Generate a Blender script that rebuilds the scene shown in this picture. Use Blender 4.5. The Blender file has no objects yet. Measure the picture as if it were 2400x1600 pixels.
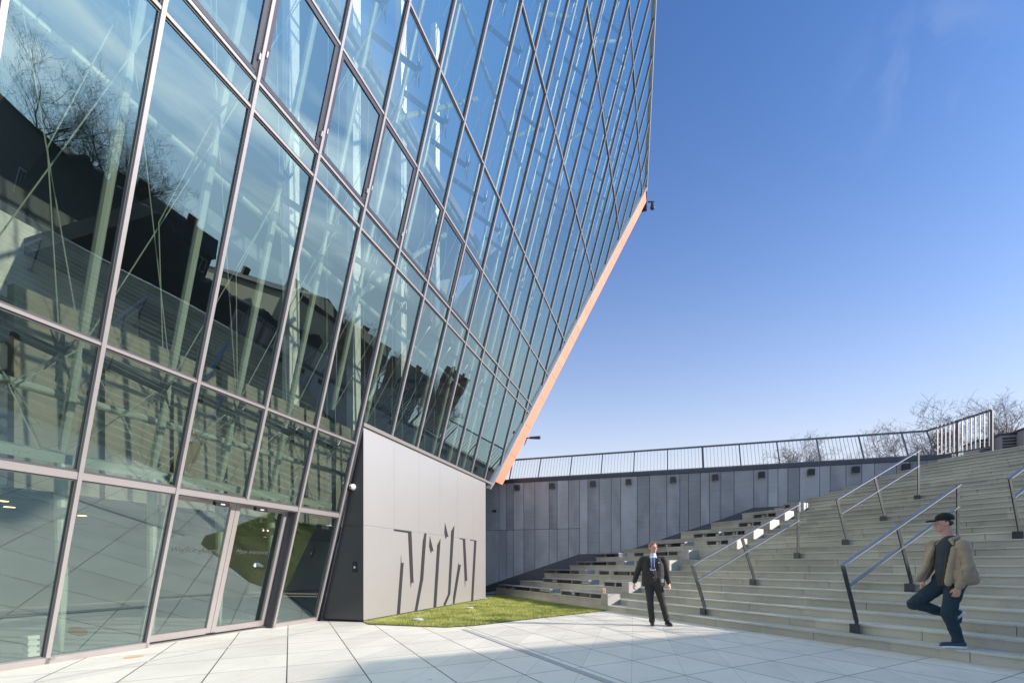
import bpy, bmesh, math, random
from mathutils import Vector as V, Matrix, noise, Euler
random.seed(7)
PI = math.pi
sc = bpy.context.scene
COL = sc.collection
R = math.radians

# ------------------------------------------------------------------ frames of reference (metres)
FX, HX, HY, CH = 1133.0, 1200.0, 1324.5, 1.28      # survey of the camera: focal, centre, horizon, height
g = V((.9085, .418, 0)); tv = V((-.418, .9085, 0))  # up the stairs / along the treads
u = V((.30663, .95183, 0)); o = V((.95183, -.30663, 0))  # along the tower foot / out of the tower
BETA = R(15.08)
m = o * math.sin(BETA) + V((0, 0, 1)) * math.cos(BETA)   # up the leaning glass
nf = o * math.cos(BETA) - V((0, 0, 1)) * math.sin(BETA)  # its outward normal
P0 = V((-5.7103, 7.5142, 0))
W0 = V((-1.085, 21.2, 0)); w = V((.9518, -.3066, 0)); wn = V((-.3066, -.9518, 0))
SUN = V((.909, -.175, .376)).normalized()
RH, TD, D1, NR = .161, .40, 8.15, 30
TOP = RH * NR
def F(s, t, d=0.0): return P0 + u * s + m * t + nf * d
def ST(D, t, z=0.0): return g * D + tv * t + V((0, 0, z))
def WL(k, z, d=0.0): return W0 + w * k + wn * d + V((0, 0, z))
def wall_k(x):
    q = (x - HX) / FX
    return (q * W0.y - W0.x) / (w.x - q * w.y)
def wall_h(x, y):
    k = wall_k(x); return k, CH + (HY - y) / FX * (W0.y + w.y * k)
def t_at(x, D):
    q = (x - HX) / FX
    return (.9085 * D - q * .418 * D) / (.418 + .9085 * q)
def gpt(x, y, h=0.0):
    z = FX * (CH - h) / (y - HY); return V(((x - HX) / FX * z, z, h))

# ------------------------------------------------------------------ helpers
def link(o_): COL.objects.link(o_); return o_
def props(ob, label=None, cat=None, group=None, kind=None):
    for k_, v_ in (('label', label), ('category', cat), ('group', group), ('kind', kind)):
        if v_: ob[k_] = v_
    return ob
def empty(name, loc, label=None, cat=None, group=None):
    e = bpy.data.objects.new(name, None); link(e); e.location = loc
    e.empty_display_size = .2
    return props(e, label, cat, group)
class MB:
    def __init__(s): s.v = []; s.f = []; s.mi = []; s.cur = 0
    def quad(s, a, b, c, d): s.poly([a, b, c, d])
    def poly(s, pts):
        n = len(s.v); s.v += [tuple(p) for p in pts]; s.f.append(tuple(range(n, n + len(pts)))); s.mi.append(s.cur)
    def hexa(s, p):   # 8 points: bottom 4 ccw, top 4 ccw
        n = len(s.v); s.v += [tuple(q) for q in p]
        for f in ((3, 2, 1, 0), (4, 5, 6, 7), (0, 1, 5, 4), (1, 2, 6, 5), (2, 3, 7, 6), (3, 0, 4, 7)):
            s.f.append(tuple(n + i for i in f)); s.mi.append(s.cur)
    def obox(s, o0, a, b, c):   # origin corner and three edge vectors
        s.hexa([o0, o0 + a, o0 + a + b, o0 + b, o0 + c, o0 + a + c, o0 + a + b + c, o0 + b + c])
    def box(s, x0, x1, y0, y1, z0, z1):
        s.obox(V((x0, y0, z0)), V((x1 - x0, 0, 0)), V((0, y1 - y0, 0)), V((0, 0, z1 - z0)))
    def bar(s, p, q, wv, hv):   # bar from p to q, cross section spanned by half vectors wv, hv
        s.hexa([p - wv - hv, p + wv - hv, p + wv + hv, p - wv + hv, q - wv - hv, q + wv - hv, q + wv + hv, q - wv + hv])
    def tube(s, p, q, r0, r1=None, n=8, cap=True):
        r1 = r0 if r1 is None else r1
        d = (q - p)
        if d.length < 1e-6: return
        d.normalize(); a = d.orthogonal().normalized(); b = d.cross(a)
        k = len(s.v)
        for (c, r) in ((p, r0), (q, r1)):
            for i in range(n):
                an = 2 * PI * i / n; s.v.append(tuple(c + a * (r * math.cos(an)) + b * (r * math.sin(an))))
        for i in range(n):
            j = (i + 1) % n; s.f.append((k + i, k + j, k + n + j, k + n + i)); s.mi.append(s.cur)
        if cap:
            s.f.append(tuple(k + n - 1 - i for i in range(n))); s.f.append(tuple(k + n + i for i in range(n))); s.mi += [s.cur] * 2
    def prism(s, pts, d):       # polygon pts extruded along vector d
        n = len(s.v); c = len(pts); s.v += [tuple(p) for p in pts] + [tuple(p + d) for p in pts]
        s.f.append(tuple(n + c - 1 - i for i in range(c))); s.f.append(tuple(n + c + i for i in range(c)))
        for i in range(c):
            j = (i + 1) % c; s.f.append((n + i, n + j, n + c + j, n + c + i))
        s.mi += [s.cur] * (c + 2)
    def sphere(s, c, r, n=10, sc_=(1, 1, 1)):
        k = len(s.v)
        for i in range(n // 2 + 1):
            ph = PI * i / (n // 2)
            for j in range(n):
                th = 2 * PI * j / n
                s.v.append((c.x + r * sc_[0] * math.sin(ph) * math.cos(th), c.y + r * sc_[1] * math.sin(ph) * math.sin(th), c.z + r * sc_[2] * math.cos(ph)))
        for i in range(n // 2):
            for j in range(n):
                a = k + i * n + j; b = k + i * n + (j + 1) % n
                s.f.append((a, a + n, b + n, b)); s.mi.append(s.cur)
    def build(s, name, mat, parent=None, smooth=False, fix=True, bevel=0):
        me = bpy.data.meshes.new(name); me.from_pydata(s.v, [], s.f)
        mats = mat if isinstance(mat, (list, tuple)) else [mat]
        for mm in mats: me.materials.append(mm)
        if len(mats) > 1: me.polygons.foreach_set('material_index', s.mi)
        if fix and len(s.f) < 60000:
            bm = bmesh.new(); bm.from_mesh(me)
            if smooth: bmesh.ops.remove_doubles(bm, verts=bm.verts, dist=1e-5)
            bmesh.ops.recalc_face_normals(bm, faces=bm.faces)
            if bevel: bmesh.ops.bevel(bm, geom=bm.edges[:], offset=bevel, segments=1, affect='EDGES')
            bm.to_mesh(me); bm.free()
        if smooth: me.polygons.foreach_set('use_smooth', [True] * len(me.polygons))
        ob = bpy.data.objects.new(name, me); link(ob)
        if parent is not None:
            ob.parent = parent; ob.location = (0, 0, 0)
            ob.matrix_parent_inverse = Matrix.Translation(-parent.location) if parent.type == 'EMPTY' and not parent.parent else Matrix()
        return ob
def nest(ob, parent):
    ob.parent = parent; return ob

# ------------------------------------------------------------------ materials
def newmat(name):
    mt = bpy.data.materials.new(name); mt.use_nodes = True
    nt = mt.node_tree; nt.nodes.clear()
    out = nt.nodes.new('ShaderNodeOutputMaterial'); return mt, nt, out
def N(nt, typ, **kw):
    nd = nt.nodes.new('ShaderNode' + typ)
    for k_, v_ in kw.items():
        if isinstance(k_, str) and k_.startswith('i_'):
            nd.inputs[k_[2:].replace('_', ' ')].default_value = v_
        else: setattr(nd, k_, v_)
    return nd
def mathn(nt, op, a, b=None, c=None):
    nd = nt.nodes.new('ShaderNodeMath'); nd.operation = op
    for i, x in enumerate((a, b, c)):
        if x is None: continue
        if isinstance(x, (int, float)): nd.inputs[i].default_value = x
        else: nt.links.new(x, nd.inputs[i])
    return nd.outputs[0]
def mixc(nt, f, a, b, mode='MIX'):
    nd = nt.nodes.new('ShaderNodeMix'); nd.data_type = 'RGBA'; nd.blend_type = mode
    for s_, x in ((0, f), (6, a), (7, b)):
        if isinstance(x, (int, float)): nd.inputs[s_].default_value = x
        elif isinstance(x, tuple): nd.inputs[s_].default_value = (*x, 1) if len(x) == 3 else x
        else: nt.links.new(x, nd.inputs[s_])
    return nd.outputs[2]
def ramp01(nt, v, a, b):
    nd = nt.nodes.new('ShaderNodeMapRange'); nd.inputs[1].default_value = a; nd.inputs[2].default_value = b; nt.links.new(v, nd.inputs[0]); return nd.outputs[0]
def surf(name, col, rough=.6, metal=0.0, var=0.12, scale=3.0, fine=0.06, bump=.05, fscale=60, objvar=0.0, spec=.5, stretch=None):
    mt, nt, out = newmat(name)
    p = N(nt, 'BsdfPrincipled'); nt.links.new(p.outputs[0], out.inputs[0])
    p.inputs['Roughness'].default_value = rough; p.inputs['Metallic'].default_value = metal
    p.inputs['Specular IOR Level'].default_value = spec
    tc = N(nt, 'NewGeometry'); pos = tc.outputs['Position']
    if stretch:
        mp = N(nt, 'Mapping'); mp.inputs['Scale'].default_value = stretch; nt.links.new(pos, mp.inputs[0]); pos = mp.outputs[0]
    n1 = N(nt, 'TexNoise'); n1.inputs['Scale'].default_value = scale; n1.inputs['Detail'].default_value = 6; n1.inputs['Roughness'].default_value = .6
    n2 = N(nt, 'TexNoise'); n2.inputs['Scale'].default_value = fscale; n2.inputs['Detail'].default_value = 3
    nt.links.new(pos, n1.inputs['Vector']); nt.links.new(pos, n2.inputs['Vector'])
    a = mathn(nt, 'MULTIPLY_ADD', n1.outputs[0], 2 * var, 1 - var)
    b = mathn(nt, 'MULTIPLY_ADD', n2.outputs[0], 2 * fine, 1 - fine)
    f = mathn(nt, 'MULTIPLY', a, b)
    if objvar:
        oi = N(nt, 'ObjectInfo'); c = mathn(nt, 'MULTIPLY_ADD', oi.outputs['Random'], 2 * objvar, 1 - objvar); f = mathn(nt, 'MULTIPLY', f, c)
    cc = nt.nodes.new('ShaderNodeVectorMath'); cc.operation = 'SCALE'; cc.inputs[0].default_value = col; nt.links.new(f, cc.inputs['Scale'])
    nt.links.new(cc.outputs[0], p.inputs['Base Color'])
    if bump:
        bp = N(nt, 'Bump'); bp.inputs['Strength'].default_value = bump; bp.inputs['Distance'].default_value = .01
        nt.links.new(n2.outputs[0], bp.inputs['Height']); nt.links.new(bp.outputs[0], p.inputs['Normal'])
    return mt
M = {}
M['mullion'] = surf('mullion_paint', (.39, .36, .355), .34, .45, .05, 2, .02, 0)
M['gasket'] = surf('gasket', (.075, .073, .08), .5, 0, .05, 2, .02, 0)
M['sash'] = surf('sash_dark', (.07, .07, .085), .35, .4, .05, 2, .02, 0)
M['panel'] = surf('steel_cladding', (.44, .43, .415), .42, .55, .05, .7, .015, .0, 30)
M['slot_shade'] = surf('painted_slot_shade', (.020, .020, .024), .6, 0, .05, 2, .02, 0)
M['orange'] = surf('salmon_panel', (.80, .265, .165), .6, 0, .09, 1.2, .03, .03, 40, .06)
M['frame'] = surf('frame_steel', (.45, .43, .42), .35, .5, .05, 2, .02, 0)
M['steel'] = surf('black_steel', (.055, .062, .068), .34, .5, .1, 4, .03, .01)
M['coping'] = surf('coping_metal', (.075, .083, .10), .4, .4, .08, 2, .02, 0)
M['rail'] = surf('handrail_steel', (.23, .24, .26), .42, .5, .1, 5, .03, .01)
M['bolt'] = surf('bolt', (.5, .5, .5), .3, .9, .05, 5, .02, 0)
M['bench'] = surf('bench_steel', (.30, .30, .305), .45, .3, .08, 3, .03, .01)
M['fence'] = surf('fence_steel', (.13, .135, .15), .4, .5, .08, 3, .02, 0)
M['baluster'] = surf('baluster_steel', (.42, .43, .46), .35, .5, .05, 3, .02, 0)
M['tube'] = surf('painted_tube', (.38, .42, .36), .4, .1, .06, 2, .02, 0)
M['intwall'] = surf('interior_concrete', (.27, .25, .205), .8, 0, .3, 1.0, .05, .05, 25)
M['intwhite'] = surf('interior_white', (.75, .74, .70), .8, 0, .03, 1, .02, 0)
M['intdark'] = surf('interior_slate', (.10, .11, .12), .7, 0, .1, 1, .04, 0)
M['soil'] = surf('soil', (.06, .055, .03), .9, 0, .3, 4, .2, .3)
M['skin'] = surf('skin', (.55, .30, .22), .5, 0, .06, 14, .03, .02)
M['hairbrown'] = surf('hair_brown', (.28, .13, .06), .6, 0, .2, 60, .2, .3, 200)
M['hairdark'] = surf('hair_dark', (.03, .022, .018), .6, 0, .2, 60, .2, .3, 200)
M['suit'] = surf('suit_cloth', (.030, .027, .026), .8, 0, .1, 30, .1, .1, 300)
M['shirt'] = surf('shirt_cloth', (.60, .66, .80), .8, 0, .04, 20, .02, .02)
M['tie'] = surf('tie_silk', (.02, .04, .20), .45, 0, .1, 60, .05, 0)
M['leather'] = surf('shoe_leather', (.02, .02, .02), .3, 0, .1, 20, .05, .02)
M['jacket'] = surf('canvas_jacket', (.36, .28, .185), .85, 0, .13, 9, .06, .25, 120)
M['jackin'] = surf('jacket_lining', (.10, .075, .05), .85, 0, .1, 9, .06, .1)
M['tee'] = surf('tee_cloth', (.045, .052, .055), .9, 0, .1, 12, .05, .1, 150)
M['jeans'] = surf('denim', (.020, .040, .055), .85, 0, .2, 10, .12, .2, 200)
M['capcloth'] = surf('cap_cloth', (.012, .012, .012), .8, 0, .1, 20, .05, .05)
M['sneaker'] = surf('sneaker_cloth', (.025, .055, .11), .7, 0, .1, 20, .05, .1)
M['white'] = surf('white_plastic', (.75, .75, .72), .5, 0, .03, 5, .02, 0)
M['black'] = surf('black_plastic', (.02, .02, .022), .4, 0, .05, 5, .02, 0)
M['red'] = surf('red_plastic', (.45, .03, .03), .4, 0, .05, 5, .02, 0)
M['tan'] = surf('paper_cup', (.55, .36, .22), .6, 0, .08, 8, .03, 0)
M['stone'] = surf('pebble', (.45, .42, .38), .8, 0, .3, 8, .1, .1)
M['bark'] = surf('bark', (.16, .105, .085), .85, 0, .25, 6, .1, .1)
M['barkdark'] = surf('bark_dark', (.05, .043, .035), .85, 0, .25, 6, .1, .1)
M['brickdark'] = surf('old_render', (.085, .078, .06), .9, 0, .3, .35, .1, .05, 8, .25)
M['beige'] = surf('cream_render', (.62, .56, .38), .9, 0, .12, .4, .05, .05, 8, .1)
M['redwall'] = surf('red_render', (.13, .03, .022), .9, 0, .15, .4, .05, .05, 8, .1)
M['roof'] = surf('slate_roof', (.035, .033, .03), .8, 0, .2, .5, .1, .1, 20)
M['roofred'] = surf('clay_roof', (.09, .03, .02), .8, 0, .2, .5, .1, .1, 20)
M['winframe'] = surf('window_frame', (.55, .55, .52), .6, 0, .05, 5, .02, 0)
M['winglass'] = surf('dark_window', (.02, .025, .03), .08, 0, .05, 5, .02, 0)
M['grate'] = surf('galvanised_grate', (.42, .42, .42), .6, .0, .1, 10, .05, 0)
M['slot'] = surf('slot_dark', (.02, .02, .025), .8, 0, .05, 5, .02, 0)
M['upper'] = surf('upper_paving', (.40, .39, .37), .85, 0, .12, .8, .05, .05, 20)
M['louvre'] = surf('louvre_metal', (.05, .04, .05), .5, .3, .1, 5, .03, 0)
M['louvreend'] = surf('louvre_side', (.30, .29, .30), .6, 0, .1, 5, .03, 0)

def concrete_wall_mat():
    mt, nt, out = newmat('fair_faced_concrete'); p = N(nt, 'BsdfPrincipled'); nt.links.new(p.outputs[0], out.inputs[0])
    p.inputs['Roughness'].default_value = .75
    geo = N(nt, 'NewGeometry'); oi = N(nt, 'ObjectInfo')
    mp = N(nt, 'Mapping'); mp.inputs['Scale'].default_value = (1, 1, .45); nt.links.new(geo.outputs['Position'], mp.inputs[0])
    off = nt.nodes.new('ShaderNodeVectorMath'); off.operation = 'ADD'; nt.links.new(mp.outputs[0], off.inputs[0])
    rs = mathn(nt, 'MULTIPLY', oi.outputs['Random'], 37.0); cx = N(nt, 'CombineXYZ'); nt.links.new(rs, cx.inputs[0]); nt.links.new(cx.outputs[0], off.inputs[1])
    n1 = N(nt, 'TexNoise'); n1.inputs['Scale'].default_value = 1.1; n1.inputs['Detail'].default_value = 5; n1.inputs['Distortion'].default_value = .6; nt.links.new(off.outputs[0], n1.inputs['Vector'])
    rp = N(nt, 'ValToRGB'); rp.color_ramp.elements[0].position = .40; rp.color_ramp.elements[1].position = .62; nt.links.new(n1.outputs[0], rp.inputs[0])
    mp2 = N(nt, 'Mapping'); mp2.inputs['Scale'].default_value = (1, 1, 12); nt.links.new(geo.outputs['Position'], mp2.inputs[0])
    n2 = N(nt, 'TexNoise'); n2.inputs['Scale'].default_value = 2.0; n2.inputs['Detail'].default_value = 6; nt.links.new(mp2.outputs[0], n2.inputs['Vector'])
    base = mathn(nt, 'MULTIPLY_ADD', oi.outputs['Random'], .17, .24)
    a = mathn(nt, 'MULTIPLY_ADD', rp.outputs[0], .09, 0.0)
    b = mathn(nt, 'MULTIPLY_ADD', n2.outputs[0], .10, -.05)
    tot = mathn(nt, 'ADD', mathn(nt, 'ADD', base, a), b)
    cc = nt.nodes.new('ShaderNodeVectorMath'); cc.operation = 'SCALE'; cc.inputs[0].default_value = (.985, .99, 1.03); nt.links.new(tot, cc.inputs['Scale'])
    nt.links.new(cc.outputs[0], p.inputs['Base Color'])
    bp = N(nt, 'Bump'); bp.inputs['Strength'].default_value = .15; bp.inputs['Distance'].default_value = .01; nt.links.new(n2.outputs[0], bp.inputs['Height']); nt.links.new(bp.outputs[0], p.inputs['Normal'])
    return mt
M['wall'] = concrete_wall_mat()

def stone_mat():
    mt, nt, out = newmat('stair_concrete'); p = N(nt, 'BsdfPrincipled'); nt.links.new(p.outputs[0], out.inputs[0])
    p.inputs['Roughness'].default_value = .7
    geo = N(nt, 'NewGeometry')
    n1 = N(nt, 'TexNoise'); n1.inputs['Scale'].default_value = .9; n1.inputs['Detail'].default_value = 5; nt.links.new(geo.outputs['Position'], n1.inputs['Vector'])
    n2 = N(nt, 'TexNoise'); n2.inputs['Scale'].default_value = 90; n2.inputs['Detail'].default_value = 2; nt.links.new(geo.outputs['Position'], n2.inputs['Vector'])
    n3 = N(nt, 'TexNoise'); n3.inputs['Scale'].default_value = 2.3; n3.inputs['Detail'].default_value = 8; n3.inputs['Roughness'].default_value = .7; nt.links.new(geo.outputs['Position'], n3.inputs['Vector'])
    # every cast block its own tone: cells along the tread direction
    sx = N(nt, 'SeparateXYZ'); nt.links.new(geo.outputs['Position'], sx.inputs[0])
    tt = mathn(nt, 'ADD', mathn(nt, 'MULTIPLY', sx.outputs[0], -.418), mathn(nt, 'MULTIPLY', sx.outputs[1], .9085))
    zz = mathn(nt, 'FLOOR', mathn(nt, 'DIVIDE', mathn(nt, 'SUBTRACT', sx.outputs[2], .004), RH))
    cell = mathn(nt, 'FLOOR', mathn(nt, 'DIVIDE', mathn(nt, 'ADD', tt, mathn(nt, 'MULTIPLY', zz, .7)), 2.1))
    cx = N(nt, 'CombineXYZ'); nt.links.new(cell, cx.inputs[0]); nt.links.new(zz, cx.inputs[1])
    wn_ = N(nt, 'TexWhiteNoise'); nt.links.new(cx.outputs[0], wn_.inputs['Vector'])
    tone = mathn(nt, 'MULTIPLY_ADD', wn_.outputs['Value'], .14, .385)
    tot = mathn(nt, 'ADD', tone, mathn(nt, 'ADD', mathn(nt, 'MULTIPLY_ADD', n1.outputs[0], .34, -.17), mathn(nt, 'MULTIPLY_ADD', n2.outputs[0], .12, -.06)))
    tot = mathn(nt, 'SUBTRACT', tot, mathn(nt, 'MULTIPLY', ramp01(nt, n3.outputs[0], .56, .74), .12))
    cc = nt.nodes.new('ShaderNodeVectorMath'); cc.operation = 'SCALE'; cc.inputs[0].default_value = (1.06, 1.01, .84); nt.links.new(tot, cc.inputs['Scale'])
    nt.links.new(cc.outputs[0], p.inputs['Base Color'])
    bp = N(nt, 'Bump'); bp.inputs['Strength'].default_value = .1; bp.inputs['Distance'].default_value = .005; nt.links.new(n2.outputs[0], bp.inputs['Height']); nt.links.new(bp.outputs[0], p.inputs['Normal'])
    return mt
M['stair'] = stone_mat()

def paving_mat():
    mt, nt, out = newmat('plaza_slabs'); p = N(nt, 'BsdfPrincipled'); nt.links.new(p.outputs[0], out.inputs[0])
    geo = N(nt, 'NewGeometry'); sx = N(nt, 'SeparateXYZ'); nt.links.new(geo.outputs['Position'], sx.inputs[0])
    X, Y = sx.outputs[0], sx.outputs[1]
    def lin(a, b, sp, off):
        d = mathn(nt, 'ADD', mathn(nt, 'MULTIPLY', X, a / sp), mathn(nt, 'MULTIPLY_ADD', Y, b / sp, -off / sp + 1000))
        return d
    d1 = lin(.9085, .418, .846, -.03); d2 = lin(-.503, .8643, .966, 4.83)
    def joint(d, wd):
        fr = mathn(nt, 'FRACT', d); e = mathn(nt, 'ABSOLUTE', mathn(nt, 'SUBTRACT', fr, .5))
        return mathn(nt, 'GREATER_THAN', e, .5 - wd)
    j1 = joint(d1, .0085); j2 = joint(d2, .006)
    # diagonal joint splitting every slab into two triangles
    f1 = mathn(nt, 'FRACT', d1); f2 = mathn(nt, 'FRACT', d2)
    dg = mathn(nt, 'ABSOLUTE', mathn(nt, 'SUBTRACT', f1, f2)); j3 = mathn(nt, 'MULTIPLY', mathn(nt, 'LESS_THAN', dg, .005), .38)
    jt = mathn(nt, 'MAXIMUM', mathn(nt, 'MAXIMUM', j1, j2), j3)
    half = mathn(nt, 'GREATER_THAN', f1, f2)
    cx = N(nt, 'CombineXYZ'); nt.links.new(mathn(nt, 'FLOOR', d1), cx.inputs[0]); nt.links.new(mathn(nt, 'FLOOR', d2), cx.inputs[1]); nt.links.new(half, cx.inputs[2])
    wn_ = N(nt, 'TexWhiteNoise'); nt.links.new(cx.outputs[0], wn_.inputs['Vector'])
    n1 = N(nt, 'TexNoise'); n1.inputs['Scale'].default_value = .9; n1.inputs['Detail'].default_value = 7; n1.inputs['Roughness'].default_value = .62; nt.links.new(geo.outputs['Position'], n1.inputs['Vector'])
    n2 = N(nt, 'TexNoise'); n2.inputs['Scale'].default_value = 45; n2.inputs['Detail'].default_value = 4; nt.links.new(geo.outputs['Position'], n2.inputs['Vector'])
    tot = mathn(nt, 'ADD', mathn(nt, 'MULTIPLY_ADD', wn_.outputs['Value'], .07, .54), mathn(nt, 'ADD', mathn(nt, 'MULTIPLY_ADD', n1.outputs[0], .24, -.12), mathn(nt, 'MULTIPLY_ADD', n2.outputs[0], .12, -.06)))
    cc = nt.nodes.new('ShaderNodeVectorMath'); cc.operation = 'SCALE'; cc.inputs[0].default_value = (1.07, .99, .85); nt.links.new(tot, cc.inputs['Scale'])
    vo = N(nt, 'TexVoronoi'); vo.inputs['Scale'].default_value = 1.7; nt.links.new(geo.outputs['Position'], vo.inputs['Vector'])
    gum = mathn(nt, 'MULTIPLY', mathn(nt, 'LESS_THAN', vo.outputs['Distance'], .045), .35)
    n4 = N(nt, 'TexNoise'); n4.inputs['Scale'].default_value = 3.1; n4.inputs['Detail'].default_value = 9; n4.inputs['Roughness'].default_value = .75; n4.inputs['Distortion'].default_value = .8; nt.links.new(geo.outputs['Position'], n4.inputs['Vector'])
    st_ = mathn(nt, 'ADD', gum, mathn(nt, 'MULTIPLY', ramp01(nt, n4.outputs[0], .56, .72), .22))
    cs = mixc(nt, st_, cc.outputs[0], (.20, .18, .15))
    c2 = mixc(nt, jt, cs, (.035, .033, .03)); nt.links.new(c2, p.inputs['Base Color'])
    p.inputs['Roughness'].default_value = .62
    h = mathn(nt, 'ADD', mathn(nt, 'MULTIPLY', jt, -1.0), mathn(nt, 'MULTIPLY', n2.outputs[0], .12))
    bp = N(nt, 'Bump'); bp.inputs['Strength'].default_value = .35; bp.inputs['Distance'].default_value = .008; nt.links.new(h, bp.inputs['Height']); nt.links.new(bp.outputs[0], p.inputs['Normal'])
    return mt
M['paving'] = paving_mat()

def glass_mat(name, base=.25, tint=(.60, .67, .61), refl=(.74, .95, .96)):
    mt, nt, out = newmat(name)
    lw = N(nt, 'LayerWeight'); lw.inputs['Blend'].default_value = .5
    f = mathn(nt, 'POWER', lw.outputs['Facing'], 3.2)
    f = mathn(nt, 'MULTIPLY_ADD', f, 1 - base, base)
    gl = N(nt, 'BsdfGlossy'); gl.inputs['Roughness'].default_value = 0.0; gl.inputs['Color'].default_value = (*refl, 1)
    tr = N(nt, 'BsdfTransparent'); tr.inputs['Color'].default_value = (*tint, 1)
    # faint pillowing of the panes
    geo = N(nt, 'NewGeometry'); n1 = N(nt, 'TexNoise'); n1.inputs['Scale'].default_value = .55; n1.inputs['Detail'].default_value = 1.0
    nt.links.new(geo.outputs['Position'], n1.inputs['Vector'])
    bp = N(nt, 'Bump'); bp.inputs['Strength'].default_value = .17; bp.inputs['Distance'].default_value = .03; nt.links.new(n1.outputs[0], bp.inputs['Height']); nt.links.new(bp.outputs[0], gl.inputs['Normal'])
    mx = N(nt, 'MixShader'); nt.links.new(f, mx.inputs[0]); nt.links.new(tr.outputs[0], mx.inputs[1]); nt.links.new(gl.outputs[0], mx.inputs[2])
    nt.links.new(mx.outputs[0], out.inputs[0]); return mt
M['glass'] = glass_mat('coated_glass')

def grass_mat():
    mt, nt, out = newmat('grass_blades'); p = N(nt, 'BsdfPrincipled')
    geo = N(nt, 'NewGeometry'); n1 = N(nt, 'TexNoise'); n1.inputs['Scale'].default_value = 1.6; n1.inputs['Detail'].default_value = 5
    nt.links.new(geo.outputs['Position'], n1.inputs['Vector'])
    n2 = N(nt, 'TexNoise'); n2.inputs['Scale'].default_value = 35; nt.links.new(geo.outputs['Position'], n2.inputs['Vector'])
    f = mathn(nt, 'MULTIPLY_ADD', n2.outputs[0], .8, mathn(nt, 'MULTIPLY_ADD', n1.outputs[0], 2.4, -1.1))
    c = mixc(nt, f, (.20, .27, .04), (.60, .60, .17)); nt.links.new(c, p.inputs['Base Color']); p.inputs['Roughness'].default_value = .6
    tl = N(nt, 'BsdfTranslucent'); nt.links.new(c, tl.inputs[0]); mx = N(nt, 'MixShader'); mx.inputs[0].default_value = .3
    nt.links.new(p.outputs[0], mx.inputs[1]); nt.links.new(tl.outputs[0], mx.inputs[2]); nt.links.new(mx.outputs[0], out.inputs[0]); return mt
M['grass'] = grass_mat()
def emit(name, col, s):
    mt, nt, out = newmat(name); e = N(nt, 'Emission'); e.inputs[0].default_value = (*col, 1); e.inputs[1].default_value = s; nt.links.new(e.outputs[0], out.inputs[0]); return mt
M['lamp'] = emit('lamp_glow', (1, .62, .30), 5.0)

WORDS = {}
def words(word):
    if word in WORDS: return WORDS[word]
    cu = bpy.data.curves.new('door_lettering', 'FONT'); cu.body = word; cu.size = .135; cu.shear = .25; cu.extrude = .0008; cu.offset = .0
    to = bpy.data.objects.new('tmp', cu); link(to); bpy.context.view_layer.update()
    me = bpy.data.meshes.new_from_object(to.evaluated_get(bpy.context.evaluated_depsgraph_get())); bpy.data.objects.remove(to); bpy.data.curves.remove(cu)
    WORDS[word] = me; return me
words('Wejście główne'); words('Main entrance')
# ------------------------------------------------------------------ people
def cone_bm(bm, p, q, r0, r1, n=14, m_=4):
    """rounded tapered limb between two joints"""
    d = q - p; L = d.length
    ring = []
    mat = (Matrix.Translation(p) @ d.to_track_quat('Z', 'Y').to_matrix().to_4x4()) if L > 1e-6 else Matrix.Translation(p)
    prof = []
    for i in range(m_ + 1):
        a = PI / 2 * i / m_; prof.append((-r0 * math.cos(a), r0 * math.sin(a)))
    for i in range(m_ + 1):
        a = PI / 2 * i / m_; prof.append((L + r1 * math.sin(a), r1 * math.cos(a)))
    prev = None
    for z, r in prof:
        cur = [bm.verts.new(mat @ V((max(r, 1e-5) * math.cos(2 * PI * j / n), max(r, 1e-5) * math.sin(2 * PI * j / n), z))) for j in range(n)]
        if prev:
            for j in range(n): bm.faces.new((prev[j], prev[(j + 1) % n], cur[(j + 1) % n], cur[j]))
        else: bm.faces.new(list(reversed(cur)))
        prev = cur
    bm.faces.new(prev)
def ell_bm(bm, c, r, rot=None, n=16):
    M_ = Matrix.Translation(c) @ (rot.to_matrix().to_4x4() if rot else Matrix()) @ Matrix.Diagonal((*r, 1))
    bmesh.ops.create_uvsphere(bm, u_segments=n, v_segments=n // 2 + 2, radius=1.0, matrix=M_)
def blob(name, parts, voxel, mat, parent, smooth_it=3, disp=0.0, seed=0, cut=None):
    bm = bmesh.new()
    for p in parts:
        if p[0] == 'c': cone_bm(bm, V(p[1]), V(p[2]), p[3], p[4])
        elif p[0] == 'e': ell_bm(bm, V(p[1]), p[2], p[3] if len(p) > 3 else None)
    me = bpy.data.meshes.new(name); bm.to_mesh(me); bm.free()
    ob = bpy.data.objects.new(name, me); link(ob)
    md = ob.modifiers.new('r', 'REMESH'); md.mode = 'VOXEL'; md.voxel_size = voxel
    if smooth_it: ms = ob.modifiers.new('s', 'SMOOTH'); ms.iterations = smooth_it; ms.factor = .5
    bpy.context.view_layer.update(); dg = bpy.context.evaluated_depsgraph_get()
    me2 = bpy.data.meshes.new_from_object(ob.evaluated_get(dg)); me2.name = name
    bpy.data.objects.remove(ob)
    if cut:
        bm = bmesh.new(); bm.from_mesh(me2)
        for co_, no_ in cut:
            bmesh.ops.bisect_plane(bm, geom=bm.verts[:] + bm.edges[:] + bm.faces[:], plane_co=V(co_), plane_no=V(no_), clear_outer=True)
            bmesh.ops.holes_fill(bm, edges=[e for e in bm.edges if e.is_boundary], sides=0)
        bm.to_mesh(me2); bm.free()
    if disp:
        for v in me2.vertices:
            q = v.co * 9 + V((seed, 0, 0)); f_ = noise.noise(V((q.x, q.y, q.z * 1.9))) + .5 * noise.noise(q * 2.3)
            v.co += v.normal * f_ * disp
    me2.materials.clear(); me2.materials.append(mat)
    me2.polygons.foreach_set('use_smooth', [True] * len(me2.polygons))
    o2 = bpy.data.objects.new(name, me2); link(o2); o2.parent = parent; return o2
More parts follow.
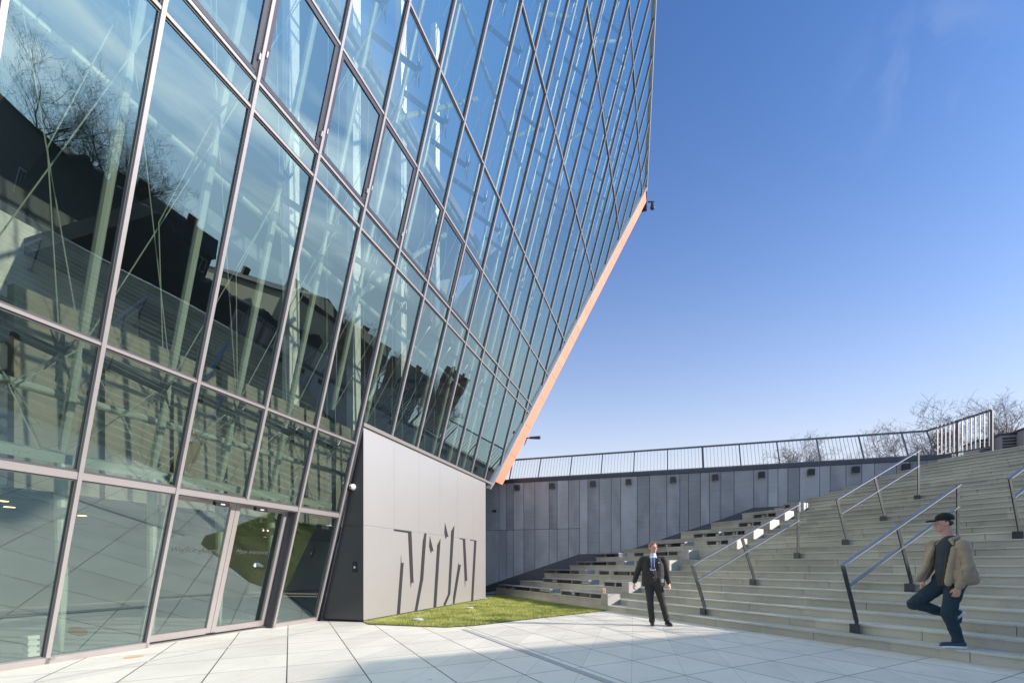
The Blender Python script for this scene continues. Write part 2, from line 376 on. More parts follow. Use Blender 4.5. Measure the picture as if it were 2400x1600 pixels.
def hand_parts(wr, tip, side, palmn, curl=.5, s=1.0):
    """palm, four fingers of unequal length and a thumb. wr wrist, tip direction point, side towards the thumb, palmn palm side"""
    wr = V(wr); d = (V(tip) - wr).normalized(); sd = V(side).normalized(); sd = (sd - d * sd.dot(d)).normalized(); pn = V(palmn).normalized(); pn = (pn - d * pn.dot(d) - sd * pn.dot(sd)).normalized()
    P_ = []
    for q in (-.028, -.010, .010, .028): P_.append(('c', wr + d * .01 + sd * q * .6 * s, wr + d * .085 * s + sd * q * s, .015 * s, .0125 * s))
    for q, L in ((.030, .074), (.011, .082), (-.010, .076), (-.029, .060)):
        a = wr + d * .085 * s + sd * q * s; L *= s
        d1 = (d * math.cos(curl * .6) + pn * math.sin(curl * .6)); b1 = a + d1 * L * .42
        d2 = (d * math.cos(curl * 1.5) + pn * math.sin(curl * 1.5)); c1 = b1 + d2 * L * .32
        d3 = (d * math.cos(curl * 2.3) + pn * math.sin(curl * 2.3)); e1 = c1 + d3 * L * .26
        P_ += [('c', a, b1, .0100 * s, .0092 * s), ('c', b1, c1, .0092 * s, .0085 * s), ('c', c1, e1, .0085 * s, .0072 * s)]
    a = wr + d * .025 * s + sd * .024 * s; b1 = a + (d * .72 + sd * .6 + pn * .25).normalized() * .045 * s; c1 = b1 + (d * .9 + sd * .15 + pn * .45).normalized() * .034 * s
    P_ += [('c', a, b1, .0135 * s, .0115 * s), ('c', b1, c1, .011 * s, .009 * s)]
    return P_
def head_parts(c, face, up, s=1.0):
    """skull, jaw, nose, lips, brow, ears; c centre of the skull, face = viewing direction"""
    c = V(c); f_ = V(face).normalized(); up = V(up).normalized(); r_ = f_.cross(up).normalized(); up = r_.cross(f_).normalized()
    q = Matrix((r_, f_, up)).transposed().to_quaternion()
    P_ = lambda x, y, z: c + r_ * x * s + f_ * y * s + up * z * s
    return [('e', P_(0, -.012, .028), (.074 * s, .094 * s, .088 * s), q), ('e', P_(0, .022, -.035), (.058 * s, .066 * s, .078 * s), q), ('e', P_(0, .058, -.088), (.030 * s, .026 * s, .024 * s), q),
            ('c', P_(0, .084, .012), P_(0, .108, -.026), .010 * s, .0145 * s), ('e', P_(-.012, .098, -.030), (.011 * s, .011 * s, .009 * s), q), ('e', P_(.012, .098, -.030), (.011 * s, .011 * s, .009 * s), q),
            ('c', P_(-.034, .072, .032), P_(.034, .072, .032), .015 * s, .015 * s), ('c', P_(-.018, .084, -.060), P_(.018, .084, -.060), .010 * s, .010 * s),
            ('e', P_(-.036, .064, -.022), (.020 * s, .018 * s, .020 * s), q), ('e', P_(.036, .064, -.022), (.020 * s, .018 * s, .020 * s), q),
            ('e', P_(-.078, -.010, -.012), (.010 * s, .019 * s, .032 * s), q), ('e', P_(.078, -.010, -.012), (.010 * s, .019 * s, .032 * s), q)], P_, q
def eyes_mouth(root, P_, s=1.0):
    for x in (-.031, .031):
        b = MB(); b.sphere(P_(x, .078, .012), .0115 * s, 10); b.build('eye', M['white'], root, smooth=True)
        b = MB(); b.sphere(P_(x, .087, .012), .0055 * s, 8); b.build('iris', M['hairdark'], root, smooth=True)
        b = MB(); b.tube(P_(x - .017, .087, .034), P_(x + .017, .087, .037), .005 * s, .004 * s, 6); b.build('eyebrow', M['browm'], root)
    b = MB(); b.tube(P_(-.022, .091, -.062), P_(.022, .091, -.062), .0035 * s, .0035 * s, 6); b.build('mouth', M['lip'], root)
M['lip'] = surf('lips', (.33, .10, .09), .5, 0, .05, 30, .02, 0); M['browm'] = surf('eyebrows', (.10, .055, .035), .8, 0, .05, 30, .02, 0)
def person(px, y, h, label):
    base = gpt(px, y, h); d = V((base.x, base.y, 0)).normalized()
    e = empty('person', base, label, 'person'); e.rotation_euler = (0, 0, math.atan2(d.y, d.x) - PI / 2); return e

# man in the suit: local x = right in the picture, y = away, z = up
p1 = person(1530, 1465, 0, 'man in a dark suit and blue tie standing on the plaza before the stairs')
hs1, HP1, hq1 = head_parts((.005, -.02, 1.655), (.55, -.83, .05), (.0, .02, 1), 1.0)
body = hs1 + [('c', (.005, .0, 1.44), (.005, -.008, 1.60), .058, .056), ('c', (-.15, .02, 1.395), (.15, .02, 1.395), .055, .055), ('c', (0, 0, 1.30), (0, .0, 1.0), .13, .13),
    ('c', (-.215, .01, 1.40), (-.315, .03, 1.16), .045, .04), ('c', (-.315, .03, 1.16), (-.385, -.03, .91), .038, .027), ('c', (.215, .0, 1.40), (.285, .04, 1.15), .045, .04), ('c', (.285, .04, 1.15), (.335, -.02, .90), .038, .027)]
body += hand_parts((-.385, -.03, .905), (-.40, -.06, .80), (.35, -1, 0), (.9, .2, 0), .55) + hand_parts((.335, -.02, .895), (.352, -.05, .79), (-.35, -1, 0), (-.9, .3, 0), .7)
blob('body', body, .0075, M['skin'], p1, 2)
eyes_mouth(p1, HP1)
hh_ = [('e', HP1(0, -.030, .045), (.081, .094, .085), hq1), ('e', HP1(0, -.055, .0), (.078, .062, .085), hq1), ('e', HP1(-.05, -.02, .03), (.032, .06, .06), hq1), ('e', HP1(.05, -.02, .03), (.032, .06, .06), hq1), ('e', HP1(0, .02, .092), (.055, .06, .028), hq1)]
blob('hair', hh_, .008, M['hairbrown'], p1, 1, .006, 3)
blob('shirt', [('c', (0, -.075, 1.41), (0, -.11, 1.20), .062, .060), ('c', (.005, -.012, 1.44), (.005, -.014, 1.50), .076, .066), ('e', (-.045, -.085, 1.445), (.035, .03, .022)), ('e', (.05, -.085, 1.445), (.035, .03, .022))], .009, M['shirt'], p1, 2)
blob('tie', [('c', (.008, -.125, 1.44), (.010, -.165, 1.38), .018, .022), ('c', (.010, -.165, 1.38), (.012, -.178, 1.24), .022, .034)], .007, M['tie'], p1, 1)
jk = [('c', (-.175, .02, 1.405), (.175, .01, 1.405), .078, .078), ('c', (-.10, .03, 1.39), (.10, .03, 1.39), .10, .10), ('c', (-.09, .01, 1.33), (-.085, .0, .96), .135, .142), ('c', (.09, .01, 1.33), (.10, .0, .96), .135, .145), ('c', (-.09, -.01, .98), (-.10, .01, .88), .142, .128), ('c', (.10, -.01, .98), (.12, .01, .88), .142, .128), ('c', (0, -.04, 1.12), (0, -.05, 1.0), .13, .13),
    ('c', (-.215, .01, 1.40), (-.315, .03, 1.16), .078, .062), ('c', (-.315, .03, 1.16), (-.375, -.02, .94), .064, .050), ('c', (.215, .0, 1.40), (.285, .04, 1.15), .078, .062), ('c', (.285, .04, 1.15), (.325, -.01, .925), .064, .050)]
jo = blob('jacket', jk, .012, M['suit'], p1, 2, .006, 5, cut=[((0, 0, .835), (0, 0, -1))])
# lapels: V opening shown by the shirt standing proud between two folded bands
for sg in (-1, 1):
    b = MB(); pts = [V((sg * .055, -.118, 1.455)), V((sg * .115, -.128, 1.40)), V((sg * .118, -.150, 1.34)), V((sg * .012 + .01, -.196, 1.155)), V((sg * .035, -.178, 1.25))]
    b.prism(pts, V((0, -.012, 0))); b.build('lapel', M['suit'], jo)
b = MB(); b.poly([V((-.072, -.128, 1.435)), V((.078, -.128, 1.435)), V((.012, -.188, 1.175))]); b.prism([V((-.068, -.122, 1.44)), V((.074, -.122, 1.44)), V((.012, -.184, 1.175))], V((0, -.006, 0))); b.build('shirt_front', M['shirt'], jo)
b = MB(); b.prism([V((-.008, -.136, 1.435)), V((.030, -.136, 1.435)), V((.024, -.146, 1.40)), V((.045, -.172, 1.26)), V((.012, -.196, 1.185)), V((-.018, -.172, 1.26)), V((-.002, -.146, 1.40))], V((0, -.012, 0))); b.build('tie_blade', M['tie'], jo)
b = MB(); b.box(.105, .145, -.168, -.160, 1.33, 1.352); b.build('name_badge', M['white'], jo)
b = MB(); b.box(.175, .225, -.150, -.140, .93, 1.0); b.build('lanyard_badge', M['white'], jo); 
b = MB(); b.tube(V((.012, -.195, 1.13)), V((.012, -.205, 1.13)), .010, .010, 8); b.tube(V((.012, -.19, 1.03)), V((.012, -.20, 1.03)), .010, .010, 8); b.build('button', M['winframe'], jo)
blob('trousers', [('c', (-.07, .01, .95), (.09, .01, .95), .125, .125), ('c', (-.075, .01, .90), (-.055, -.03, .50), .105, .072), ('c', (-.055, -.03, .50), (-.015, .02, .12), .072, .060), ('c', (.10, .01, .90), (.195, -.02, .50), .105, .072), ('c', (.195, -.02, .50), (.285, .06, .14), .072, .060),
    ('e', (-.015, .01, .10), (.068, .075, .045)), ('e', (.288, .055, .12), (.068, .075, .045))], .012, M['suit'], p1, 2, .008, 9)
blob('shoe', [('c', (-.015, .03, .05), (-.005, -.14, .038), .048, .042), ('e', (-.012, .0, .07), (.046, .075, .05)), ('e', (-.008, -.10, .03), (.045, .09, .030))], .009, M['leather'], p1, 2, cut=[((0, 0, 0.0), (0, 0, -1))])
blob('shoe', [('c', (.288, .09, .05), (.365, -.06, .038), .048, .042), ('e', (.30, .06, .07), (.052, .070, .05)), ('e', (.345, -.03, .03), (.06, .075, .030))], .009, M['leather'], p1, 2, cut=[((0, 0, 0.0), (0, 0, -1))])

# man in the cap, coming down the stairs: right leg (near) standing, other knee lifted
p2 = person(2240, 1517.5, RH, 'man in a black cap and open tan jacket stepping down the stairs')
hs2, HP2, hq2 = head_parts((-.120, .0, 1.70), (-.93, -.36, -.06), (-.05, 0, 1), 1.04)
body = hs2 + [('c', (-.075, .01, 1.45), (-.095, .005, 1.62), .062, .060), ('c', (-.19, .10, 1.40), (.05, -.10, 1.40), .055, .055), ('c', (-.07, 0, 1.32), (-.05, .0, 1.0), .13, .13),
    ('c', (.07, -.13, 1.39), (.125, -.20, 1.11), .05, .043), ('c', (.125, -.20, 1.11), (.03, -.215, .84), .04, .030), ('c', (-.24, .12, 1.40), (-.27, .20, 1.12), .05, .043), ('c', (-.27, .20, 1.12), (-.34, .12, .92), .04, .03)]
body += hand_parts((.028, -.215, .835), (.005, -.225, .73), (-1, -.2, 0), (-.3, .9, 0), .75, 1.05) + hand_parts((-.34, .12, .91), (-.37, .08, .80), (.2, -1, 0), (.9, .2, 0), .6, 1.0)
blob('body', body, .0075, M['skin'], p2, 2)
eyes_mouth(p2, HP2, 1.04)
blob('hair', [('e', HP2(0, -.045, .0), (.077, .052, .050), hq2), ('e', HP2(.066, -.02, .015), (.014, .035, .035), hq2), ('e', HP2(-.066, -.02, .015), (.014, .035, .035), hq2)], .008, M['hairdark'], p2, 1, .004, 2)
cp = blob('cap', [('e', HP2(0, -.012, .070), (.088, .108, .074), hq2), ('e', HP2(0, -.012, .048), (.090, .108, .030), hq2)], .008, M['capcloth'], p2, 2, cut=[(HP2(0, 0, .028), -(HP2(0, 0, 1) - HP2(0, 0, 0)))])
blob('peak', [('e', HP2(0, .115, .040), (.074, .085, .014), hq2), ('c', HP2(-.05, .08, .040), HP2(.05, .08, .040), .010, .010), ('c', HP2(-.03, .17, .034), HP2(.03, .17, .034), .009, .009)], .006, M['capcloth'], cp, 1)
fd = V((-.62, -.78, 0)).normalized(); sdv = V((.78, -.62, 0)).normalized()    # chest faces fd
def B2(x, y, z): return V((-.065, .0, z)) + sdv * x + fd * y
blob('t_shirt', [('c', B2(-.10, 0, 1.39), B2(.10, 0, 1.39), .09, .09), ('c', B2(0, .02, 1.38), B2(0, .045, 1.02), .125, .125), ('c', B2(0, .04, 1.0), B2(0, .03, .90), .125, .120), ('c', B2(0, .0, 1.44), B2(0, .005, 1.47), .082, .075)], .010, M['tee'], p2, 2, .006, 4, cut=[((0, 0, .84), (0, 0, -1))])
b = MB(); c0 = B2(.035, .170, 1.265)
for j, (x, z, w_, h_) in enumerate(((0, 0, .010, .035), (.014, .012, .010, .03), (.03, -.004, .010, .03), (.046, .006, .012, .022))): b.prism([c0 + sdv * x + V((0, 0, z)), c0 + sdv * (x + w_) + V((0, 0, z)), c0 + sdv * (x + w_ + .006) + V((0, 0, z + h_)), c0 + sdv * (x + .006) + V((0, 0, z + h_))], fd * .008)
b.build('shirt_print', M['white'], p2)
# jacket built as two open fronts, a back and sleeves
jk = [('c', B2(-.20, -.02, 1.40), B2(-.06, -.035, 1.43), .078, .07), ('c', B2(.165, -.02, 1.395), B2(.06, -.035, 1.43), .070, .07), ('c', B2(0, -.06, 1.38), B2(0, -.08, .95), .12, .14), ('c', B2(-.11, -.06, 1.36), B2(-.12, -.08, .93), .09, .105), ('c', B2(.10, -.05, 1.35), B2(.13, -.08, .93), .075, .10),
      ('c', (.060, -.09, 1.34), (.105, -.10, .95), .075, .09), ('c', (.125, -.03, 1.12), (.165, -.01, .93), .065, .08),
      # near front
      ('c', B2(.175, .03, 1.36), B2(.185, .055, 1.12), .055, .058), ('c', B2(.185, .055, 1.12), B2(.195, .075, .90), .058, .064), ('c', B2(.135, .085, 1.34), B2(.125, .140, 1.08), .040, .040), ('c', B2(.125, .14, 1.08), B2(.12, .165, .89), .042, .046),
      # far front, swinging open
      ('c', B2(-.175, .055, 1.36), B2(-.20, .12, 1.12), .055, .060), ('c', B2(-.20, .12, 1.12), B2(-.22, .21, .94), .058, .060), ('c', B2(-.14, .10, 1.34), B2(-.175, .19, 1.06), .032, .034), ('c', B2(-.175, .19, 1.06), B2(-.20, .29, .925), .036, .04),
      # sleeves
      ('c', (.060, -.135, 1.395), (.125, -.205, 1.11), .074, .062), ('c', (.125, -.205, 1.11), (.040, -.215, .865), .062, .050), ('c', (-.24, .12, 1.40), (-.27, .20, 1.12), .08, .07), ('c', (-.27, .20, 1.12), (-.335, .125, .95), .07, .055)]
jo = blob('jacket', jk, .009, M['jacket'], p2, 4, .007, 6, cut=[((0, 0, .845), (0, 0, -1))])
blob('collar', [('c', B2(-.055, .045, 1.475), B2(-.10, -.02, 1.50), .022, .024), ('c', B2(-.10, -.02, 1.50), B2(0, -.09, 1.51), .024, .026), ('c', B2(0, -.09, 1.51), B2(.10, -.02, 1.50), .026, .024), ('c', B2(.10, -.02, 1.50), B2(.085, .075, 1.465), .024, .030), ('c', B2(.085, .075, 1.465), B2(.13, .095, 1.40), .030, .014), ('c', B2(-.055, .045, 1.475), B2(-.11, .075, 1.41), .024, .014)], .008, M['jacket'], jo, 1)
b = MB()
b.obox(B2(.165, .128, .93), sdv * .10 - fd * .012, V((0, 0, .13)), fd * .016); b.build('pocket', M['jacket'], jo, bevel=.003)
b = MB(); b.obox(B2(.150, .105, 1.225), sdv * .075 - fd * .01, V((0, 0, .014)), fd * .018); b.obox(B2(.155, .102, 1.12), sdv * .065 - fd * .01, V((0, 0, .10)), fd * .012); b.build('pocket', M['jacket'], jo, bevel=.002)
blob('cuff', [('c', (.048, -.214, .885), (.038, -.216, .855), .057, .055)], .007, M['jacket'], jo, 1)
b = MB(); b.tube(B2(.088, .158, 1.30), B2(.080, .208, .86), .004, .004, 6); b.build('zip', M['jackin'], jo)
jn = [('c', (-.12, .05, .92), (.0, -.04, .92), .135, .135), ('c', (.0, -.06, .88), (-.075, -.10, .47), .112, .083), ('c', (-.075, -.10, .47), (.015, -.03, .15), .083, .062), ('e', (.02, -.03, .11), (.070, .066, .045)),
      ('c', (-.12, .08, .88), (-.42, .03, .60), .112, .088), ('c', (-.42, .03, .60), (-.44, .03, .575), .088, .085), ('c', (-.43, .03, .58), (-.04, .16, .43), .080, .060)]
blob('jeans', jn, .012, M['jeans'], p2, 2, .010, 8)
def sneaker(a, t_, up=V((0, 0, 1))):
    a, t_ = V(a), V(t_); d = (t_ - a).normalized(); q = Matrix((d.cross(up).normalized(), d, up)).transposed().to_quaternion()
    sh = blob('sneaker', [('c', a + up * .045, t_ + up * .028 - d * .03, .046, .040), ('e', a + up * .065 + d * .03, (.044, .07, .045), q)], .008, M['sneaker'], p2, 2)
    blob('sole', [('c', a + up * .006 + d * .0, t_ + up * .0 - d * .04, .049, .044)], .007, M['white'], sh, 1, cut=[(a + up * .024, up), (a - up * .006, -up)])
sneaker((.065, -.02, .012), (-.155, -.10, .012))
sneaker((.065, .15, .445), (.045, .31, .31), V((-.80, -.15, .55)).normalized())

bpy.context.view_layer.update()

# ------------------------------------------------------------------ world, sun, camera
wd = bpy.data.worlds.new('World'); sc.world = wd; wd.use_nodes = True
nt = wd.node_tree; nt.nodes.clear()
wo = nt.nodes.new('ShaderNodeOutputWorld'); bg = nt.nodes.new('ShaderNodeBackground'); nt.links.new(bg.outputs[0], wo.inputs[0])
sky = nt.nodes.new('ShaderNodeTexSky'); sky.sky_type = 'NISHITA'; sky.sun_disc = False
sky.sun_elevation = math.asin(SUN.z); sky.sun_rotation = math.atan2(SUN.x, SUN.y)
sky.air_density = .9; sky.dust_density = 0.0; sky.ozone_density = 4.5; sky.altitude = 10
tc = nt.nodes.new('ShaderNodeTexCoord')
mp = nt.nodes.new('ShaderNodeMapping'); mp.inputs['Rotation'].default_value = (R(0), R(-22), R(8)); mp.inputs['Scale'].default_value = (1.0, 2.2, 9.0)
nt.links.new(tc.outputs['Generated'], mp.inputs[0])
cn = nt.nodes.new('ShaderNodeTexNoise'); cn.inputs['Scale'].default_value = 1.5; cn.inputs['Detail'].default_value = 6; cn.inputs['Roughness'].default_value = .5; cn.inputs['Distortion'].default_value = .5
nt.links.new(mp.outputs[0], cn.inputs['Vector'])
cr = nt.nodes.new('ShaderNodeValToRGB'); cr.color_ramp.elements[0].position = .47; cr.color_ramp.elements[1].position = .72; nt.links.new(cn.outputs[0], cr.inputs[0])
sp = nt.nodes.new('ShaderNodeSeparateXYZ'); nt.links.new(tc.outputs['Generated'], sp.inputs[0])
def ramp(v, a, b): 
    nd = nt.nodes.new('ShaderNodeMapRange'); nd.inputs[1].default_value = a; nd.inputs[2].default_value = b; nt.links.new(v, nd.inputs[0]); return nd.outputs[0]
# cirrus stands towards the east only, low above the roofs
mk = mathn(nt, 'MULTIPLY', ramp(sp.outputs[0], .80, .93), mathn(nt, 'MULTIPLY', ramp(sp.outputs[2], .10, .16), ramp(sp.outputs[2], .62, .45)))
cf = mathn(nt, 'MULTIPLY', mathn(nt, 'MULTIPLY', cr.outputs[0], mk), .95)
hz = mathn(nt, 'MULTIPLY', mathn(nt, 'EXPONENT', mathn(nt, 'MULTIPLY', mathn(nt, 'MAXIMUM', sp.outputs[2], 0.0), -5.4)), 2.4)
hz = mathn(nt, 'MINIMUM', hz, .85)
hs_ = nt.nodes.new('ShaderNodeHueSaturation'); hs_.inputs['Saturation'].default_value = 1.12; hs_.inputs['Value'].default_value = .93; nt.links.new(sky.outputs[0], hs_.inputs['Color'])
bl = nt.nodes.new('ShaderNodeVectorMath'); bl.operation = 'MULTIPLY'; bl.inputs[1].default_value = (.90, 1.0, 1.16); nt.links.new(hs_.outputs[0], bl.inputs[0])
pale = mixc(nt, hz, bl.outputs[0], (3.7, 3.9, 4.15))
# the bright aureole of air around the sun
dp_ = nt.nodes.new('ShaderNodeVectorMath'); dp_.operation = 'DOT_PRODUCT'; dp_.inputs[1].default_value = tuple(SUN); nt.links.new(tc.outputs['Generated'], dp_.inputs[0])
au = mathn(nt, 'MULTIPLY', mathn(nt, 'POWER', mathn(nt, 'MAXIMUM', dp_.outputs['Value'], 0.0), 9.0), 1.25)
auc = nt.nodes.new('ShaderNodeVectorMath'); auc.operation = 'SCALE'; auc.inputs[0].default_value = (3.6, 5.6, 7.6); nt.links.new(au, auc.inputs['Scale'])
aus = nt.nodes.new('ShaderNodeVectorMath'); aus.operation = 'ADD'; nt.links.new(pale, aus.inputs[0]); nt.links.new(auc.outputs[0], aus.inputs[1]); pale = aus.outputs[0]
# a faint wisp high in the north east
vd = nt.nodes.new('ShaderNodeVectorMath'); vd.operation = 'DISTANCE'; vd.inputs[1].default_value = (.505, .605, .612); nt.links.new(tc.outputs['Generated'], vd.inputs[0])
wz = nt.nodes.new('ShaderNodeMapRange'); wz.inputs[1].default_value = .10; wz.inputs[2].default_value = .0; nt.links.new(vd.outputs['Value'], wz.inputs[0])
wn1 = nt.nodes.new('ShaderNodeTexNoise'); wn1.inputs['Scale'].default_value = 9; wn1.inputs['Detail'].default_value = 7; wn1.inputs['Distortion'].default_value = 1.2; nt.links.new(tc.outputs['Generated'], wn1.inputs['Vector'])
wf = mathn(nt, 'MULTIPLY', mathn(nt, 'MULTIPLY', ramp(wn1.outputs[0], .46, .85), wz.outputs[0]), .20)
pale = mixc(nt, wf, pale, (5.0, 5.2, 5.6))
skc = mixc(nt, cf, pale, (13.0, 13.4, 13.8)); nt.links.new(skc, bg.inputs[0])
bg.inputs[1].default_value = .15
sl = bpy.data.lights.new('sun', 'SUN'); sl.energy = 5.0; sl.angle = R(.5); sl.color = (1, .885, .775)
so = link(bpy.data.objects.new('sun', sl)); so.rotation_euler = SUN.to_track_quat('Z', 'Y').to_euler(); so.location = SUN * 60
cam = bpy.data.cameras.new('camera'); co = link(bpy.data.objects.new('camera', cam)); co.location = (0, 0, CH); co.rotation_euler = (R(90), 0, 0)
cam.sensor_width = 36; cam.lens = 36 * FX / 2400; cam.shift_y = (HY - 800) / 2400; cam.clip_end = 2000; cam.clip_start = .05
sc.camera = co
sc.view_settings.view_transform = 'Standard'; sc.view_settings.look = 'None'; sc.view_settings.gamma = 1; sc.view_settings.exposure = .55
sc.render.engine = 'CYCLES'; cy = sc.cycles
cy.use_denoising = True
try: cy.denoiser = 'OPENIMAGEDENOISE'; cy.denoising_input_passes = 'RGB_ALBEDO_NORMAL'
except Exception: pass
cy.caustics_reflective = True; cy.caustics_refractive = False; cy.blur_glossy = .45
cy.max_bounces = 9; cy.diffuse_bounces = 4; cy.glossy_bounces = 5; cy.transparent_max_bounces = 24; cy.sample_clamp_indirect = 6
cy.use_adaptive_sampling = True; cy.adaptive_threshold = .015

# ------------------------------------------------------------------ ground, upper plaza, grass
b = MB(); b.quad(V((-400, -400, 0)), V((400, -400, 0)), V((400, 700, 0)), V((-400, 700, 0)))
props(b.build('plaza_ground', M['paving']), kind='structure', label='pale triangular paving slabs of the sunken plaza')
DT = D1 + (NR - 1) * TD
kc = (DT + .05 - W0.dot(g)) / w.dot(g); corner = W0 + w * kc
b = MB()
pl = [W0 + w * -4, corner, ST(DT + .40, -9), ST(DT + .4, -300), V((500, -300, 0)), V((600, 700, 0)), V((-60, 700, 0))]
pl = [V((p.x, p.y, 0)) for p in pl]
# step back behind the wall face
pl[0] = W0 + w * -4 - wn * .20; pl[1] = corner - wn * .20 + g * .35
b.prism([p + V((0, 0, TOP - .5)) for p in pl], V((0, 0, .5)))
props(b.build('upper_pavement', M['upper']), kind='structure', label='upper street level behind the concrete wall')

gp = [V((-3.36, 10.92, 0)), gpt(864, 1463), gpt(1045, 1470), gpt(1113, 1466), gpt(1222, 1453), ST(D1 - .02, t_at(1424, D1)), ST(D1 - .02, 19.2), V((-.75, 20.4, 0)), V((-.95, 18.3, 0))]
b = MB(); b.poly([p + V((0, 0, .012)) for p in gp]); lawn_soil = b.build('lawn_soil', M['soil']); props(lawn_soil, kind='structure', label='dark soil under the lawn strip')
def inside(p, poly):
    c = False; n = len(poly)
    for i in range(n):
        a, q = poly[i], poly[(i + 1) % n]
        if (a.y > p[1]) != (q.y > p[1]) and p[0] < (q.x - a.x) * (p[1] - a.y) / (q.y - a.y) + a.x: c = not c
    return c
b = MB(); xs = [p.x for p in gp]; ys = [p.y for p in gp]; cnt = 0
rnd = random.Random(3)
while cnt < 62000:
    x = rnd.uniform(min(xs), max(xs)); y = rnd.uniform(min(ys), max(ys))
    if not inside((x, y), gp): continue
    cnt += 1
    h = rnd.uniform(.022, .06) * (1 + .35 * noise.noise(V((x * 1.4, y * 1.4, 0)))); an = rnd.uniform(0, 2 * PI); wd_ = rnd.uniform(.003, .0055) * (1 + (y - 10) * .06)
    lx, ly = rnd.gauss(0, .022), rnd.gauss(0, .022)
    dx, dy = math.cos(an) * wd_, math.sin(an) * wd_
    n = len(b.v); b.v += [(x - dx, y - dy, .01), (x + dx, y + dy, .01), (x + lx, y + ly, .01 + h)]; b.f.append((n, n + 1, n + 2)); b.mi.append(0)
props(b.build('lawn_grass', M['grass'], fix=False), 'short sunlit grass of the small lawn beside the grey clad block', 'grass', kind='stuff')
b = MB()
for i in range(520):
    s = rnd.uniform(4.0, 11.5); d = 1.22 + rnd.uniform(.02, .13)
    if rnd.random() < .35 and s < 5: d += rnd.uniform(0, .12)
    p = P0 + u * s + o * d; r = rnd.uniform(.010, .024); b.sphere(V((p.x, p.y, r * .5)), r, 6, (1, 1, .7))
props(b.build('gravel_strip', M['stone'], smooth=True), 'pale pebbles between the clad block and the lawn', 'gravel', kind='stuff')
for i, (x, y) in enumerate(((980, 1451), (1101, 1424))):
    p = gpt(x, y, .04); b = MB(); b.tube(p - V((0, 0, .04)), p + V((0, 0, .015)), .13, .13, 20); lt = b.build('ground_light', M['frame'])
    b = MB(); b.tube(p + V((0, 0, .015)), p + V((0, 0, .022)), .10, .10, 20); b.build('glass_lid', M['winframe'], lt)
    props(lt, ('round ground light in the lawn nearer the plaza edge', 'round ground light in the lawn farther back beside the block')[i], 'ground light', 'round lights set in the lawn')

def drain(p, q, wd_, label, pitch=.022):
    d = (q - p).normalized(); s_ = d.cross(V((0, 0, 1))); L = (q - p).length
    root = empty('drain_channel', p, label, 'drain', 'drain channels in the paving')
    b = MB(); b.obox(p - s_ * wd_ / 2 + V((0, 0, .002)), d * L, s_ * wd_, V((0, 0, .002))); b.build('channel', M['slot'], root)
    b = MB()
    for k in range(int(L / pitch)):
        c = p + d * (k * pitch); b.obox(c - s_ * wd_ * .42 + V((0, 0, .004)), d * pitch * .72, s_ * wd_ * .84, V((0, 0, .003)))
    for sg in (-1, 1): b.obox(p + s_ * (sg * wd_ / 2 - .005) + V((0, 0, .004)), d * L, s_ * .01, V((0, 0, .0045)))
    b.build('grate', M['grate'], root)
a_ = gpt(1093, 1473.5); c_ = gpt(1436, 1597); dd = (c_ - a_).normalized()
drain(a_ + V((-.05, -.02, 0)), a_ + dd * 9.5 + V((-.05, -.02, 0)), .085, 'grated drain running from the lawn corner towards the viewer')
drain(P0 + u * -4 + o * 1.15, P0 + u * 2.6 + o * 1.12, .045, 'narrow slotted drain in front of the glass doors', .03)
b = MB(); p = gpt(313, 1539); b.tube(p, p + V((0, 0, .004)), .115, .115, 28); cv = b.build('floor_cover', M['tan'])
props(cv, 'small round beige cover flush with the paving by the glass', 'floor cover')

# ------------------------------------------------------------------ staircase and seating terraces
T_L = -7.0
XB = [1424, 1473, 1521, 1568, 1613, 1726, 1765, 1803, 1838, 1872]
TB = [t_at(XB[k], D1 + 2 * TD * k) for k in range(10)]
def wall_t(D):   # t where the line D = const meets the wall
    k = (D - W0.dot(g)) / w.dot(g); return (W0 + w * k).dot(tv)
stair = empty('staircase', ST(D1, 4), 'wide grey concrete staircase climbing from the plaza to the street', 'staircase')
def step_mb(b, D, Dn, z0, z1, t0, t1, seed, seg=2.1, wallcut=True):
    rr = random.Random(seed); pos = t0 - rr.uniform(0, seg * .8); cuts = []
    while pos < t1: cuts.append(pos); pos += seg
    cuts.append(t1); cuts[0] = max(cuts[0], t0); gap = .0045
    for a, c in zip(cuts[:-1], cuts[1:]):
        a = max(a, t0)
        if c - a < .02: continue
        e0 = c; e1 = c
        if wallcut and c == t1: e0, e1 = wall_t(D) - .012, wall_t(Dn) - .012
        # riser block
        b.hexa([ST(D + .022, a + gap, z0), ST(Dn, a + gap, z0), ST(Dn, e1 - gap, z0), ST(D + .022, e0 - gap, z0),
                ST(D + .022, a + gap, z1 - .032), ST(Dn, a + gap, z1 - .032), ST(Dn, e1 - gap, z1 - .032), ST(D + .022, e0 - gap, z1 - .032)])
        b.hexa([ST(D - .006, a + gap * .5, z1 - .030), ST(Dn, a + gap * .5, z1 - .030), ST(Dn, e1 - gap * .5, z1 - .030), ST(D - .006, e0 - gap * .5, z1 - .030),
                ST(D, a + gap * .5, z1), ST(Dn, a + gap * .5, z1), ST(Dn, e1 - gap * .5, z1), ST(D, e0 - gap * .5, z1)])
for i in range(1, NR + 1):
    D = D1 + (i - 1) * TD; z1 = i * RH; b = MB()
    k = (i - 1) // 2
    if i <= 20: step_mb(b, D, D + TD + .03, z1 - RH - (.03 if i > 1 else 0), z1, T_L, TB[k] + (.03), i, wallcut=False)
    else: step_mb(b, D, D + TD + .03, z1 - RH - .03, z1, T_L, wall_t(D) - .02, i)
    b.build('step', M['stair'], stair)
terr = empty('seating_terrace', ST(D1, 14), 'tall concrete seating tiers left of the stairs against the wall', 'seating terrace')
